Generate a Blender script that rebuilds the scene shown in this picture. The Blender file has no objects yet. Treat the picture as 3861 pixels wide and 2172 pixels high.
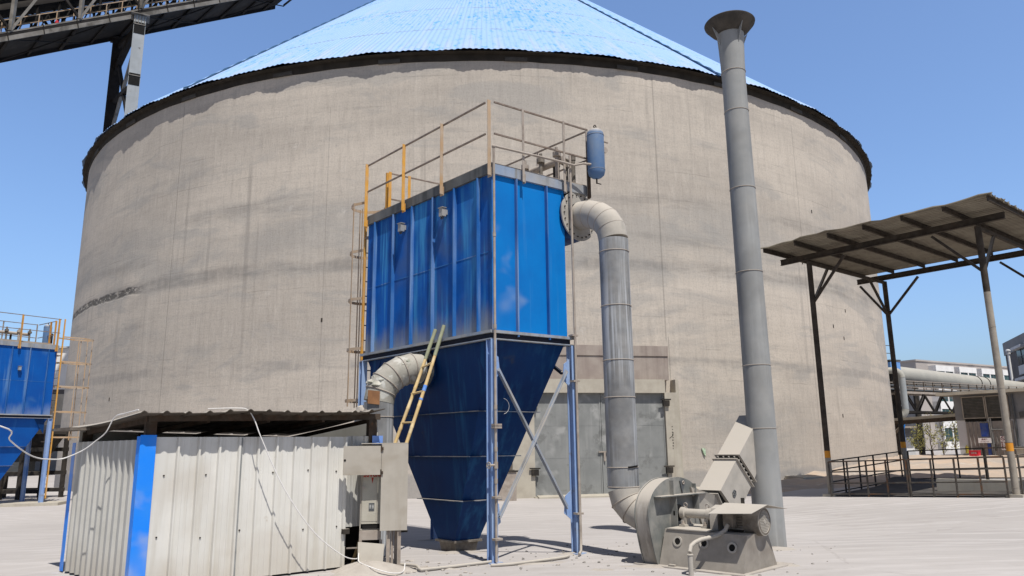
import bpy, bmesh, math, random
from mathutils import Vector, Matrix
V3 = Vector
R = math.radians
random.seed(7)
scene = bpy.context.scene
COL = scene.collection

# ------------------------------------------------------------------ helpers
def smooth01(t):
    t = max(0.0, min(1.0, t)); return t*t*(3-2*t)
def gh(x, y):
    """height of the yard: it falls a little towards the silo and rises to the right"""
    return -0.18*smooth01((y-12)/6) + min(.6, .06*max(0, x-7))*smooth01((y-14)/6)

class MB:
    def __init__(s): s.bm = bmesh.new()
    def face(s, vs):
        try: return s.bm.faces.new(vs)
        except ValueError: return None
    def poly(s, pts): return s.face([s.bm.verts.new(p) for p in pts])
    def obox(s, o, X, Y, Z):
        o, X, Y, Z = V3(o), V3(X), V3(Y), V3(Z)
        v = [s.bm.verts.new(o+X*i+Y*j+Z*k) for k in (0,1) for j in (0,1) for i in (0,1)]
        for f in ((0,1,3,2),(4,6,7,5),(0,4,5,1),(1,5,7,3),(3,7,6,2),(2,6,4,0)): s.face([v[i] for i in f])
        return s
    def box(s, c, X, Y, Z):
        c, X, Y, Z = V3(c), V3(X), V3(Y), V3(Z)
        return s.obox(c-X/2-Y/2-Z/2, X, Y, Z)
    def bar(s, a, b, w, h=None, up=(0,0,1)):
        a, b = V3(a), V3(b); h = h or w; d = b-a; n = d.normalized()
        up = V3(up)
        if abs(n.dot(up.normalized())) > .98: up = V3((1,0,0))
        x = n.cross(up).normalized(); y = x.cross(n).normalized()
        return s.obox(a-x*w/2-y*h/2, x*w, y*h, d)
    def loft(s, rings, cap=True, closed=True):
        R_ = [[s.bm.verts.new(p) for p in r] for r in rings]
        n = len(R_[0])
        for a, b in zip(R_, R_[1:]):
            for i in range(n if closed else n-1):
                j = (i+1) % n; s.face([a[i], a[j], b[j], b[i]])
        if cap and closed:
            s.face(R_[0][::-1]); s.face(R_[-1])
        return s
    def tube(s, pts, r, n=12, cap=True):
        pts = [V3(p) for p in pts]; m = len(pts)
        rs = r if isinstance(r, (list, tuple)) else [r]*m
        t = [(pts[min(i+1, m-1)]-pts[max(i-1, 0)]).normalized() for i in range(m)]
        ref = V3((0,0,1)) if abs(t[0].z) < .9 else V3((1,0,0))
        x = t[0].cross(ref).normalized(); rings = []
        for i in range(m):
            x = (x-t[i]*x.dot(t[i])).normalized(); y = t[i].cross(x)
            k = 1.0
            if 0 < i < m-1:
                d = (pts[i]-pts[i-1]).normalized().dot(t[i]); k = 1/max(.5, d)
            # keep the section round across a mitred joint
            bend = (t[i]-(pts[i]-pts[i-1]).normalized()) if i else V3()
            ring = []
            bn = bend.normalized() if bend.length > 1e-5 else None
            for q in range(n):
                a = 2*math.pi*q/n; o = (x*math.cos(a)+y*math.sin(a))*rs[i]
                if bn is not None:
                    c = o.dot(bn); o = o+bn*c*(k-1)
                ring.append(pts[i]+o)
            rings.append(ring)
        return s.loft(rings, cap)
    def cyl(s, a, b, r, n=24, r2=None):
        return s.tube([a, b], [r, r if r2 is None else r2], n)
    def prism(s, poly, vec):
        vec = V3(vec); p = [V3(q) for q in poly]
        return s.loft([p, [q+vec for q in p]])
    def lathe(s, c, prof, n=32, axis=(0,0,1)):
        c = V3(c); ax = V3(axis).normalized()
        ref = V3((1,0,0)) if abs(ax.x) < .9 else V3((0,1,0))
        x = ax.cross(ref).normalized(); y = ax.cross(x)
        return s.loft([[c+ax*h+(x*math.cos(2*math.pi*i/n)+y*math.sin(2*math.pi*i/n))*r for i in range(n)] for r, h in prof])
    def ring(s, c, r0, r1, axis, h, n=32):
        """flat annular flange"""
        c = V3(c); ax = V3(axis).normalized()
        ref = V3((0,0,1)) if abs(ax.z) < .9 else V3((1,0,0))
        x = ax.cross(ref).normalized(); y = ax.cross(x)
        f = lambda r, q: [c+ax*q+(x*math.cos(2*math.pi*i/n)+y*math.sin(2*math.pi*i/n))*r for i in range(n)]
        return s.loft([f(r0,0), f(r1,0), f(r1,h), f(r0,h), f(r0,0)], cap=False)
    def torus(s, c, R0, r, axis, n=20, m=8, a0=0, a1=360):
        c = V3(c); ax = V3(axis).normalized()
        ref = V3((0,0,1)) if abs(ax.z) < .9 else V3((1,0,0))
        x = ax.cross(ref).normalized(); y = ax.cross(x)
        pts = [c+(x*math.cos(R(a0+(a1-a0)*i/n))+y*math.sin(R(a0+(a1-a0)*i/n)))*R0 for i in range(n+1)]
        return s.tube(pts, r, m)
    def blob(s, c, r, sc=(1,1,1), sub=2, jit=.0):
        m = Matrix.Translation(V3(c)) @ Matrix.Diagonal((sc[0], sc[1], sc[2], 1))
        g = bmesh.ops.create_icosphere(s.bm, subdivisions=sub, radius=r, matrix=m)
        if jit:
            for v in g['verts']: v.co += V3((random.uniform(-1,1), random.uniform(-1,1), random.uniform(-1,1)))*jit
        return s

def wloc(o):
    p = V3((0,0,0))
    while o: p = p+o.location; o = o.parent
    return p
def build(mb, name, mat, parent=None, smooth=40, fix=True):
    bm = mb.bm
    if fix: bmesh.ops.recalc_face_normals(bm, faces=bm.faces)
    off = wloc(parent)
    if parent: bmesh.ops.translate(bm, verts=bm.verts, vec=-off)
    me = bpy.data.meshes.new(name); bm.to_mesh(me); bm.free()
    if smooth:
        me.polygons.foreach_set('use_smooth', [True]*len(me.polygons))
        me.set_sharp_from_angle(angle=R(smooth))
    o = bpy.data.objects.new(name, me); COL.objects.link(o)
    if mat: me.materials.append(mat)
    if parent: o.parent = parent
    return o
def part(mb, name, mat, parent, label=None, **k):
    o = build(mb, name, mat, parent, **k)
    if label: o['label'] = label
    return o
def thing(name, label, cat, loc, group=None):
    o = bpy.data.objects.new(name, None); o.empty_display_size = .3; COL.objects.link(o); o.location = loc
    return tag(o, label, cat, group)
def tag(o, label, cat, group=None, kind=None):
    o['label'] = label; o['category'] = cat
    if group: o['group'] = group
    if kind: o['kind'] = kind
    return o
def structure(mb, name, mat, **k):
    o = build(mb, name, mat, **k); o['kind'] = 'structure'; return o
def text_obj(body, size, origin, X, Y, mat, parent, name='lettering', bold=0.0, lift=.004):
    """flat lettering as mesh: X reading direction, Y up"""
    c = bpy.data.curves.new(name, 'FONT'); c.body = body; c.size = size; c.align_x = 'CENTER'; c.align_y = 'CENTER'
    c.offset = bold; c.space_line = .95
    t = bpy.data.objects.new(name, c); COL.objects.link(t)
    bpy.context.view_layer.update()
    me = bpy.data.meshes.new_from_object(t.evaluated_get(bpy.context.evaluated_depsgraph_get()))
    bpy.data.objects.remove(t)
    X, Y = V3(X).normalized(), V3(Y).normalized(); N = X.cross(Y)
    M = Matrix((X, Y, N)).transposed().to_4x4(); M.translation = V3(origin)+N*lift-wloc(parent)
    me.transform(M); me.materials.clear(); me.materials.append(mat)
    o = bpy.data.objects.new(name, me); COL.objects.link(o); o.parent = parent
    return o

# ------------------------------------------------------------------ materials
class NT:
    def __init__(s, name):
        s.m = bpy.data.materials.new(name); s.m.use_nodes = True
        s.t = s.m.node_tree; s.n = s.t.nodes; s.l = s.t.links
        s.b = s.n['Principled BSDF']; s.co = s.n.new('ShaderNodeTexCoord')
    def lk(s, a, b): s.l.new(a, b)
    def inp(s, sock, v):
        if hasattr(v, 'is_linked') or isinstance(v, bpy.types.NodeSocket): s.lk(v, sock)
        else: sock.default_value = v
    def math(s, op, a, b=0.0, c=0.0, clamp=False):
        n = s.n.new('ShaderNodeMath'); n.operation = op; n.use_clamp = clamp
        s.inp(n.inputs[0], a); s.inp(n.inputs[1], b); s.inp(n.inputs[2], c); return n.outputs[0]
    def mapr(s, v, a, b, c=0.0, d=1.0, sm=True):
        n = s.n.new('ShaderNodeMapRange'); n.clamp = True
        if sm: n.interpolation_type = 'SMOOTHSTEP'
        s.inp(n.inputs[0], v)
        for i, q in enumerate((a, b, c, d)): s.inp(n.inputs[i+1], q)
        return n.outputs[0]
    def vec(s, v, sc=(1,1,1), rot=(0,0,0), loc=(0,0,0)):
        n = s.n.new('ShaderNodeMapping'); s.lk(v, n.inputs[0])
        n.inputs['Scale'].default_value = sc; n.inputs['Rotation'].default_value = rot; n.inputs['Location'].default_value = loc
        return n.outputs[0]
    def noise(s, v, scale, detail=4, rough=.55, dist=0):
        n = s.n.new('ShaderNodeTexNoise'); s.lk(v, n.inputs['Vector'])
        n.inputs['Scale'].default_value = scale; n.inputs['Detail'].default_value = detail
        n.inputs['Roughness'].default_value = rough; n.inputs['Distortion'].default_value = dist
        return n.outputs['Fac']
    def mix(s, f, a, b, mode='MIX'):
        n = s.n.new('ShaderNodeMix'); n.data_type = 'RGBA'; n.blend_type = mode
        s.inp(n.inputs[0], f)
        for i, q in ((6, a), (7, b)):
            if isinstance(q, tuple): q = (q[0], q[1], q[2], 1)
            s.inp(n.inputs[i], q)
        return n.outputs[2]
    def sep(s, v):
        n = s.n.new('ShaderNodeSeparateXYZ'); s.lk(v, n.inputs[0]); return n.outputs
    def comb(s, x, y, z):
        n = s.n.new('ShaderNodeCombineXYZ')
        for i, q in enumerate((x, y, z)): s.inp(n.inputs[i], q)
        return n.outputs[0]
    def bump(s, h, strength=.3, dist=.02):
        n = s.n.new('ShaderNodeBump'); n.inputs['Strength'].default_value = strength; n.inputs['Distance'].default_value = dist
        s.lk(h, n.inputs['Height']); s.lk(n.outputs[0], s.b.inputs['Normal'])
    def done(s, col, rough=.7, metal=0.0, spec=.18):
        s.inp(s.b.inputs['Base Color'], col if not isinstance(col, tuple) else (*col, 1))
        s.inp(s.b.inputs['Roughness'], rough); s.b.inputs['Metallic'].default_value = metal
        s.b.inputs['Specular IOR Level'].default_value = spec
        return s.m

DUST = (.44, .40, .35)
def paint(name, base, base2=None, vs=2.5, streak=None, blotch=None, dust=None, film=0.0, rough=.6, metal=0.0, bump=.12, bs=60, rust=None, low=None, ss=7):
    """worn paint or bare material: tone variation, run-down streaks, worn blotches, dust lying on what faces up"""
    t = NT(name); ob = t.co.outputs['Object']
    base2 = base2 or tuple(c*.8 for c in base)
    col = t.mix(t.mapr(t.noise(ob, vs, 5, .6), .35, .65), base, base2)
    if blotch:
        c, amt, sc, lo, hi = blotch
        col = t.mix(t.math('MULTIPLY', t.mapr(t.noise(ob, sc, 3, .5, .4), lo, hi), amt), col, c)
    if streak:
        c, amt, lo, hi = streak
        f = t.mapr(t.noise(t.vec(ob, (ss, ss, .35)), 1.0, 5, .6), lo, hi)
        g = t.mapr(t.noise(t.vec(ob, (2, 2, .6)), 1.0, 2, .5), .35, .65)
        col = t.mix(t.math('MULTIPLY', t.math('MULTIPLY', f, g), amt), col, c)
    if low:      # dust splashed up from a ledge below
        z0, z1, c, amt = low
        zz = t.math('ADD', t.sep(ob)[2], t.math('MULTIPLY', t.math('SUBTRACT', t.noise(t.vec(ob, (3,3,.8)), 1, 5, .65), .5), (z1-z0)*1.4))
        col = t.mix(t.math('MULTIPLY', t.mapr(zz, z1, z0), amt), col, c)
    if rust:
        c, amt, sc, lo, hi = rust
        col = t.mix(t.math('MULTIPLY', t.mapr(t.noise(ob, sc, 6, .7), lo, hi), amt), col, c)
    if film:
        col = t.mix(t.math('MULTIPLY', t.mapr(t.noise(ob, vs*1.7, 4, .6), .3, .75), film), col, DUST)
    if dust:
        g = t.n.new('ShaderNodeNewGeometry'); nz = t.sep(g.outputs['Normal'])[2]
        f = t.mapr(t.math('ADD', nz, t.math('MULTIPLY', t.math('SUBTRACT', t.noise(ob, 5, 4, .6), .5), .5)), .15, .75)
        col = t.mix(t.math('MULTIPLY', f, dust), col, DUST)
    if bump: t.bump(t.noise(ob, bs, 4, .6), bump, .01)
    return t.done(col, rough, metal)

BLUEP = (.006, .10, .50); PALEB = (.22, .36, .66)
M = {}
M['grit'] = paint('grey_grit', (.20,.185,.17), (.30,.28,.26), 9, rough=1)
M['eave'] = paint('dark_eave_and_shade', (.030,.026,.022), (.045,.038,.031), 2, rough=.95)  # dark brown beam tone, deepened so it also holds shade below the roof edge
M['stiff'] = paint('dusty_navy_ledge', (.03,.055,.11), (.06,.075,.10), 3, dust=.9, film=.3, rough=.8)
M['rim_shade'] = paint('shaded_rim', (.085,.075,.065), (.05,.045,.04), 2.5, rough=.9)  # shade on the rim's underside, put into the colour
M['pit'] = paint('pit_shade_dark', (.055,.05,.047), (.09,.08,.072), 1.2, rough=1)  # dark tone stands for shade in the pit
M['blue_left_hopper'] = paint('left_hopper_paint', (.002,.085,.36), (.003,.065,.30), .8, streak=((.03,.16,.44),.6,.5,.7), dust=.7, rough=.5, bump=.05)
M['crust'] = paint('crusted_elbow', (.34,.325,.285), (.26,.25,.22), 3, blotch=((.47,.47,.44),.9,4.5,.50,.60), rust=((.13,.135,.10),.85,3.2,.52,.62), dust=.3, film=.1, rough=.9, bump=.6, bs=14)
M['rusty_light'] = paint('grey_brown_board', (.07,.065,.06), (.055,.05,.045), 3, rough=.9)
M['ridge'] = paint('ridge_blue_grey', (.04,.09,.16), (.06,.14,.24), 2)
M['rib'] = paint('rib_worn_blue', (.012,.10,.34), (.03,.13,.36), 2, streak=((.20,.30,.48),.8,.45,.62), rough=.6)
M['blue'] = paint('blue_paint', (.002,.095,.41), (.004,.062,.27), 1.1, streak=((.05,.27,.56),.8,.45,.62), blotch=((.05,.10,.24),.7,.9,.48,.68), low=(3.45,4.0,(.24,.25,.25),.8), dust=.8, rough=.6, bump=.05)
M['blue_hopper'] = paint('hopper_shaded_blue', (.001,.031,.125), (.001,.021,.095), .9, streak=((.012,.085,.21),.75,.46,.68), rust=((.05,.05,.05),.5,2.2,.60,.74), dust=.75, rough=.6, bump=.05)  # blue darkened: shade beneath the housing is put into the hopper colour
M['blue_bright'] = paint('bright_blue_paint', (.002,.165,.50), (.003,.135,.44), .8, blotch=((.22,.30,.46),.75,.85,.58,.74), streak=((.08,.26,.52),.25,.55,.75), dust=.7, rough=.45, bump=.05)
M['blue_left'] = paint('left_blue_paint', (.002,.085,.36), (.003,.065,.30), .8, blotch=((.07,.18,.36),.6,.85,.52,.72), streak=((.14,.28,.46),.6,.5,.7), low=(3.0,3.6,(.22,.28,.38),.7), dust=.7, rough=.5, bump=.05)
M['blue_leg'] = paint('faded_blue_steel', (.19,.30,.55), (.27,.37,.56), 1.2, streak=((.36,.42,.52),.6,.42,.68), blotch=((.03,.15,.46),.75,.6,.60,.74), rust=((.20,.15,.11),.5,5,.58,.72), dust=.4, rough=.7)
M['beam'] = paint('dusty_blue_grey_steel', (.22,.28,.38), (.26,.26,.26), 1.6, streak=((.13,.13,.12),.85,.42,.66), film=.35, dust=.9)
M['beam_shaded'] = paint('shaded_grey_channel', (.13,.13,.128), (.10,.10,.098), 1.6, streak=((.045,.045,.042),.85,.42,.66), blotch=((.20,.20,.19),.6,2,.5,.7), dust=.9)  # darker streaked copy of beam; grazing shade of the front side is in the colour
M['collar'] = paint('dark_blue_steel', (.008,.016,.035), (.02,.02,.03), 2, dust=.9, rough=.8)
M['yellow'] = paint('yellow_paint', (.62,.30,.03), (.50,.25,.05), 3, film=.3, dust=.5, rough=.55)
M['yellow_dust'] = paint('dusty_ochre_paint', (.42,.26,.13), (.36,.27,.19), 2, film=.5, dust=.5)
M['dusty_steel'] = paint('dust_coated_steel', (.33,.28,.24), (.24,.20,.17), 4, film=.4, dust=.6)
M['rail'] = paint('brown_rod', (.13,.10,.085), (.20,.15,.12), 5, film=.25, dust=.6)
M['dark'] = paint('dark_grimy_steel', (.022,.02,.018), (.05,.042,.035), 3, dust=.6, rough=.8)
M['black'] = paint('black_rubber_and_shade', (.008,.008,.008), (.014,.013,.012), 6, rough=.9)
M['galv'] = paint('galvanised_duct', (.225,.23,.235), (.15,.152,.155), 2.2, streak=((.44,.46,.49),.95,.44,.56), blotch=((.10,.10,.102),.4,1.3,.54,.72), rust=((.18,.13,.09),.35,4,.62,.75), dust=.95, film=.18, rough=.65, ss=20)
M['duct_dust'] = paint('dusty_duct', (.37,.345,.31), (.30,.28,.25), 3, dust=.95, film=.5, rough=.85)
M['stack'] = paint('grey_stack_paint', (.27,.275,.275), (.22,.225,.225), 1.2, streak=((.34,.345,.34),.6,.46,.66), blotch=((.15,.15,.148),.55,.8,.5,.7), dust=.9, film=.15, rough=.75, bump=.08)
M['fan'] = paint('fan_grey_paint', (.16,.168,.16), (.118,.124,.118), 2.5, streak=((.31,.31,.295),.6,.48,.68), blotch=((.085,.083,.078),.5,1.6,.52,.72), dust=.95, film=.35, rough=.75)
M['fan_rim'] = paint('fan_rim_dusty', (.27,.245,.215), (.20,.18,.155), 3, streak=((.42,.39,.35),.8,.42,.62), dust=.95, film=.3)
M['plinth'] = paint('pedestal_dusty_paint', (.265,.24,.21), (.21,.19,.165), 2, blotch=((.165,.135,.11),.7,1.6,.52,.72), streak=((.33,.31,.28),.4,.5,.7), dust=.9, film=.35, rough=.8)
M['motor'] = paint('motor_brown_grey', (.13,.11,.09), (.09,.075,.06), 5, dust=.95, film=.3)
M['cream'] = paint('dusty_cream_paint', (.395,.365,.315), (.345,.315,.27), 2, blotch=((.23,.19,.14),.7,1.5,.52,.7), streak=((.24,.20,.155),.5,.5,.72), dust=.6, film=.25, rough=.7)
M['cab_in'] = paint('cabinet_beige', (.42,.40,.34), (.37,.35,.29), 3, blotch=((.25,.20,.15),.5,2.5,.58,.75), film=.15, rough=.5)
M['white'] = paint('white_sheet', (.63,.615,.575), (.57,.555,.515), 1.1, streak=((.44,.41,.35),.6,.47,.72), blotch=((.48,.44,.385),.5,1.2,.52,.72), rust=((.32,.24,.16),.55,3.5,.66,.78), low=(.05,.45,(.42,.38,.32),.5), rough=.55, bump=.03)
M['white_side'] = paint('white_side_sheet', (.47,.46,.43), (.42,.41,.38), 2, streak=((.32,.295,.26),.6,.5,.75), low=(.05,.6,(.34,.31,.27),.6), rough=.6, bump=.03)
M['trim_blue'] = paint('blue_trim_sheet', (.012,.21,.80), (.03,.23,.74), 1.5, blotch=((.20,.31,.62),.85,1.6,.46,.62), rough=.5, bump=.03)
M['roof_sheet'] = paint('dusty_roof_sheet', (.10,.085,.07), (.07,.058,.046), 3, dust=.85, rough=.8)
M['rusty'] = paint('rusty_brown_steel', (.040,.030,.022), (.06,.038,.025), 4, rust=((.15,.06,.025),.5,8,.58,.72), film=.08, dust=.5, rough=.9)
M['canopy'] = paint('canopy_brown_steel', (.034,.027,.021), (.050,.038,.029), 3, rust=((.11,.06,.03),.4,6,.6,.75), film=.06, dust=.6, rough=.9)
M['canopy_sheet'] = paint('canopy_sheet', (.24,.215,.17), (.19,.165,.13), 2, rust=((.10,.07,.045),.6,3,.58,.72), rough=.85)
M['post_low'] = paint('dusty_post', (.285,.25,.205), (.235,.205,.17), 3, film=.3, rough=.85)
M['orange'] = paint('orange_band', (.62,.27,.03), (.55,.22,.03), 5, rough=.6)
M['fence'] = paint('grey_rusty_rail', (.10,.09,.078), (.065,.054,.044), 5, rust=((.20,.085,.03),.8,2.2,.50,.66), dust=.4, rough=.85)
M['bamboo'] = paint('bamboo', (.58,.42,.20), (.50,.36,.18), 3, blotch=((.66,.54,.34),.7,4,.5,.65), rough=.5)
M['bamboo_green'] = paint('bamboo_weathered', (.30,.31,.20), (.24,.25,.17), 6, rough=.55)
M['blue_smear'] = paint('blue_paint_smear', (.10,.24,.62), (.2,.32,.6), 12, rough=.6)
M['cable'] = paint('white_cable', (.72,.70,.68), (.62,.60,.58), 6, rough=.5)
M['galv_door'] = paint('galvanised_door_sheet', (.225,.23,.225), (.18,.186,.182), .9, streak=((.30,.30,.29),.5,.47,.7), blotch=((.34,.34,.33),.75,.9,.52,.66), rust=((.13,.132,.127),.6,1.4,.54,.64), rough=.75)
M['conc'] = paint('pale_concrete', (.43,.395,.33), (.37,.335,.28), 2.2, streak=((.29,.25,.20),.5,.5,.75), rough=.9, bump=.2, bs=25)
M['conc_brown'] = paint('stained_concrete', (.33,.285,.25), (.27,.225,.20), 1.6, streak=((.21,.17,.15),.6,.45,.7), rough=.9, bump=.2, bs=25)
M['wood'] = paint('grey_timber', (.17,.145,.12), (.11,.09,.075), 5, streak=((.26,.22,.18),.6,.45,.65), rough=.9)
M['grey_wall'] = paint('grey_render', (.20,.20,.205), (.17,.17,.175), 1.5, rough=.9)
M['light_wall'] = paint('light_grey_render', (.50,.50,.51), (.45,.45,.46), 1.2, streak=((.36,.36,.35),.4,.5,.75), rough=.9)
M['white_wall'] = paint('white_render', (.74,.73,.72), (.68,.67,.66), .8, rough=.85)
M['beige_wall'] = paint('beige_tile', (.40,.365,.345), (.37,.335,.315), .5, rough=.85)
M['dark_wall'] = paint('dark_tile', (.115,.105,.105), (.095,.088,.088), .6, rough=.85)
M['teal'] = paint('teal_glass', (.05,.10,.105), (.03,.06,.065), .5, rough=.12, bump=0)
M['glass_dark'] = paint('dark_glass', (.018,.022,.025), (.03,.035,.035), .6, rough=.12, bump=0)
M['louvre'] = paint('louvre_slats', (.12,.113,.10), (.09,.085,.075), 4, rough=.8)
M['brown_sheet'] = paint('grey_brown_sheet', (.22,.20,.185), (.17,.155,.145), 3, film=.2, rough=.7)
M['red'] = paint('red_box_paint', (.62,.035,.05), (.5,.03,.045), 5, rough=.5)
M['red_ink'] = paint('red_ink', (.45,.03,.025), (.32,.03,.025), 20, rough=.7, bump=0)
M['dark_ink'] = paint('dark_red_ink', (.16,.03,.035), (.12,.03,.03), 20, rough=.7, bump=0)
M['white_ink'] = paint('white_ink', (.62,.62,.60), (.5,.5,.48), 20, rough=.7, bump=0)
M['plate'] = paint('grey_name_plate', (.09,.095,.10), (.07,.075,.08), 10, rough=.5)
M['sign'] = paint('white_sign_plate', (.66,.63,.62), (.6,.57,.56), 3, rough=.5, bump=0)
M['pipe_grey'] = paint('pale_grey_pipe', (.30,.325,.34), (.26,.28,.295), 1.5, dust=.5, film=.2, rough=.55)
M['tube'] = paint('grey_tube_cladding', (.36,.355,.32), (.31,.305,.28), .5, film=.15, dust=.3, rough=.75)
M['gallery'] = paint('gallery_grey_steel', (.22,.20,.175), (.15,.135,.115), 1.2, blotch=((.07,.062,.052),.8,.8,.52,.68), rough=.85)
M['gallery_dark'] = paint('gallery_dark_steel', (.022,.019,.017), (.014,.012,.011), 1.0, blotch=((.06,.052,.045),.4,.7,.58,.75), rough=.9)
M['tower'] = paint('silver_column_paint', (.33,.345,.35), (.28,.295,.30), .9, rust=((.07,.06,.05),.8,3.5,.63,.70), streak=((.24,.235,.22),.5,.5,.75), rough=.6)
M['heap'] = paint('cement_dust', (.40,.365,.325), (.35,.315,.28), 4, rough=1.0, bump=.5, bs=30)
M['bark'] = paint('bark', (.16,.12,.09), (.11,.085,.065), 8, rough=.9)
M['leaf'] = paint('yellow_green_leaves', (.34,.31,.10), (.20,.19,.06), 6, rough=.7, bump=0)
M['litter'] = paint('pale_green_wrapper', (.55,.66,.50), (.30,.42,.28), 12, rough=.5)

def silo_concrete():
    t = NT('silo_concrete'); ob = t.co.outputs['Object']; x, y, z = t.sep(ob)
    ang = t.math('ARCTAN2', x, t.math('MULTIPLY', y, -1)); s = t.math('MULTIPLY', ang, 26.7)
    sz = t.comb(s, 0.0, z)
    col = t.mix(t.mapr(t.noise(t.vec(sz, (.10,1,.22)), 1, 6, .6, .6), .32, .68), (.535,.475,.408), (.415,.37,.322))
    # pour lines and horizontal trowel bands
    band = t.noise(t.vec(sz, (.12,1,2.4)), 1, 5, .65)
    col = t.mix(t.math('MULTIPLY', t.mapr(band, .44, .70), .20), col, (.27,.245,.22))
    band2 = t.noise(t.vec(sz, (1.4,1,6)), 1, 5, .68, .6)
    col = t.mix(t.math('MULTIPLY', t.mapr(band2, .5, .75), .14), col, (.25,.225,.2))
    # vertical form-sliding streaks
    st = t.noise(t.vec(sz, (5.0,1,.75)), 1, 6, .68, .5)
    col = t.mix(t.math('MULTIPLY', t.mapr(st, .45, .7), .24), col, (.24,.21,.185))
    st2 = t.noise(t.vec(sz, (9,1,1.1)), 1, 5, .65, .5)
    col = t.mix(t.math('MULTIPLY', t.mapr(st2, .48, .75), .34), col, (.58,.53,.47))
    # long pale runs
    run = t.math('MULTIPLY', t.mapr(t.noise(t.vec(sz, (1.5,1,.05)), 1, 4, .6), .55, .72), t.mapr(t.noise(t.vec(sz, (.25,1,.12)), 1, 2, .5), .4, .65))
    col = t.mix(t.math('MULTIPLY', run, .5), col, (.60,.54,.47))
    dk = t.math('MULTIPLY', t.mapr(t.noise(t.vec(sz, (2.3,1,.06), loc=(9,0,3)), 1, 4, .6), .56, .70), t.mapr(t.noise(t.vec(sz, (.2,1,.15), loc=(4,0,1)), 1, 2, .5), .42, .62))
    col = t.mix(t.math('MULTIPLY', dk, .45), col, (.22,.20,.18))
    pt = t.noise(t.vec(sz, (.16,1,.55), loc=(17,0,5)), 1, 6, .68, .8)
    col = t.mix(t.math('MULTIPLY', t.mapr(pt, .50, .62), .46), col, (.295,.285,.272))
    zn = t.math('ADD', z, t.math('MULTIPLY', t.noise(t.vec(sz, (.35,1,.4)), 1, 5, .7), 1.6))
    gz = t.math('MULTIPLY', t.mapr(zn, 9.2, 9.9), t.mapr(zn, 13.6, 12.2))
    gm = t.mapr(t.noise(t.vec(sz, (.22,1,.6), loc=(3,0,8)), 1, 6, .7), .36, .60)
    col = t.mix(t.math('MULTIPLY', t.math('MULTIPLY', gz, gm), .42), col, (.30,.292,.28))
    eff = t.math('MULTIPLY', t.mapr(t.noise(t.vec(sz, (1.3,1,1.0), loc=(2,0,6)), 1, 6, .72), .60, .72), t.mapr(t.noise(t.vec(sz, (.12,1,.35), loc=(6,0,1)), 1, 3), .45, .6))
    col = t.mix(t.math('MULTIPLY', eff, .45), col, (.60,.56,.51))
    # grey cold-joint bands
    warp = t.math('MULTIPLY', t.math('SUBTRACT', t.noise(t.vec(sz, (.8,1,.5)), 1, 5, .7), .5), .45)
    zz = t.math('ADD', z, warp)
    for zc, w, lo, hi, amt, c, off in ((9.15,.40,.42,.58,.55,(.17,.16,.15),0), (11.9,.45,.46,.60,.45,(.21,.195,.18),7), (10.3,.35,.48,.60,.40,(.2,.19,.175),13), (5.15,.28,.36,.50,.60,(.25,.235,.22),21), (3.1,.22,.52,.64,.5,(.23,.21,.19),33), (7.3,.25,.55,.66,.45,(.22,.2,.185),41), (14.6,.4,.55,.68,.4,(.24,.22,.2),55), (16.9,.5,.45,.62,.35,(.24,.22,.2),70)):
        b = t.mapr(t.math('ABSOLUTE', t.math('SUBTRACT', zz, zc)), w, w*.35)
        msk = t.math('MULTIPLY', t.mapr(t.noise(t.vec(sz, (.13,1,.7), loc=(off,0,off)), 1, 5, .7), lo, hi), t.mapr(t.noise(t.vec(sz, (3.0,1,.5), loc=(off,0,2)), 1, 5, .7), .30, .62, .35, 1.0))
        col = t.mix(t.math('MULTIPLY', t.math('MULTIPLY', b, msk), amt), col, c)
    # lift lines left by the sliding form
    zl = t.math('ADD', z, t.math('MULTIPLY', t.math('SUBTRACT', t.noise(t.vec(sz, (1.1,1,1)), 1, 4, .6), .5), .14))
    for per, wd, amt, of in ((1.27,.030,.36,0), (.42,.016,.12,.13)):
        fr = t.math('ABSOLUTE', t.math('SUBTRACT', t.math('FRACT', t.math('DIVIDE', t.math('ADD', zl, of), per)), .5))
        ln = t.mapr(fr, wd/per, wd*.3/per)
        mk_ = t.mapr(t.noise(t.vec(sz, (.35,1,1.3), loc=(of*31,0,of*7)), 1, 5, .7), .47, .62)
        col = t.mix(t.math('MULTIPLY', t.math('MULTIPLY', ln, mk_), amt), col, (.19,.175,.155))
    # an open honeycombed joint on the left
    w2 = t.math('MULTIPLY', t.math('SUBTRACT', t.noise(t.vec(sz, (.8,1,.3)), 1, 4, .6), .5), .35)
    b = t.mapr(t.math('ABSOLUTE', t.math('SUBTRACT', t.math('ADD', z, w2), 9.08)), .22, .10)
    msk = t.mapr(ang, R(-33), R(-36)); nz = t.mapr(t.noise(t.vec(sz, (2.2,1,4)), 1, 4, .6), .36, .5)
    crack = t.math('MULTIPLY', t.math('MULTIPLY', b, msk), nz)
    col = t.mix(t.math('MULTIPLY', crack, .85), col, (.07,.065,.06))
    for a, zlo, zhi, w in ((-29.3,0,17.5,.035), (-51,0,17,.03), (18.07,6,17.6,.045), (18.3,-.2,6.2,.03), (-12,0,16,.018), (36,0,17,.03)):
        ln = t.mapr(t.math('ABSOLUTE', t.math('SUBTRACT', s, R(a)*26.7)), w, w*.4)
        zm = t.math('MULTIPLY', t.mapr(z, zlo-.1, zlo+.1), t.mapr(z, zhi+.1, zhi-.1))
        col = t.mix(t.math('MULTIPLY', t.math('MULTIPLY', ln, zm), .38), col, (.13,.12,.11))
    # form-tie holes
    # damp dusty foot
    foot = t.mapr(t.math('ADD', z, t.math('MULTIPLY', t.noise(t.vec(sz, (.6,1,1)), 1, 4, .6), .7)), 1.30, 1.05)
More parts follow.
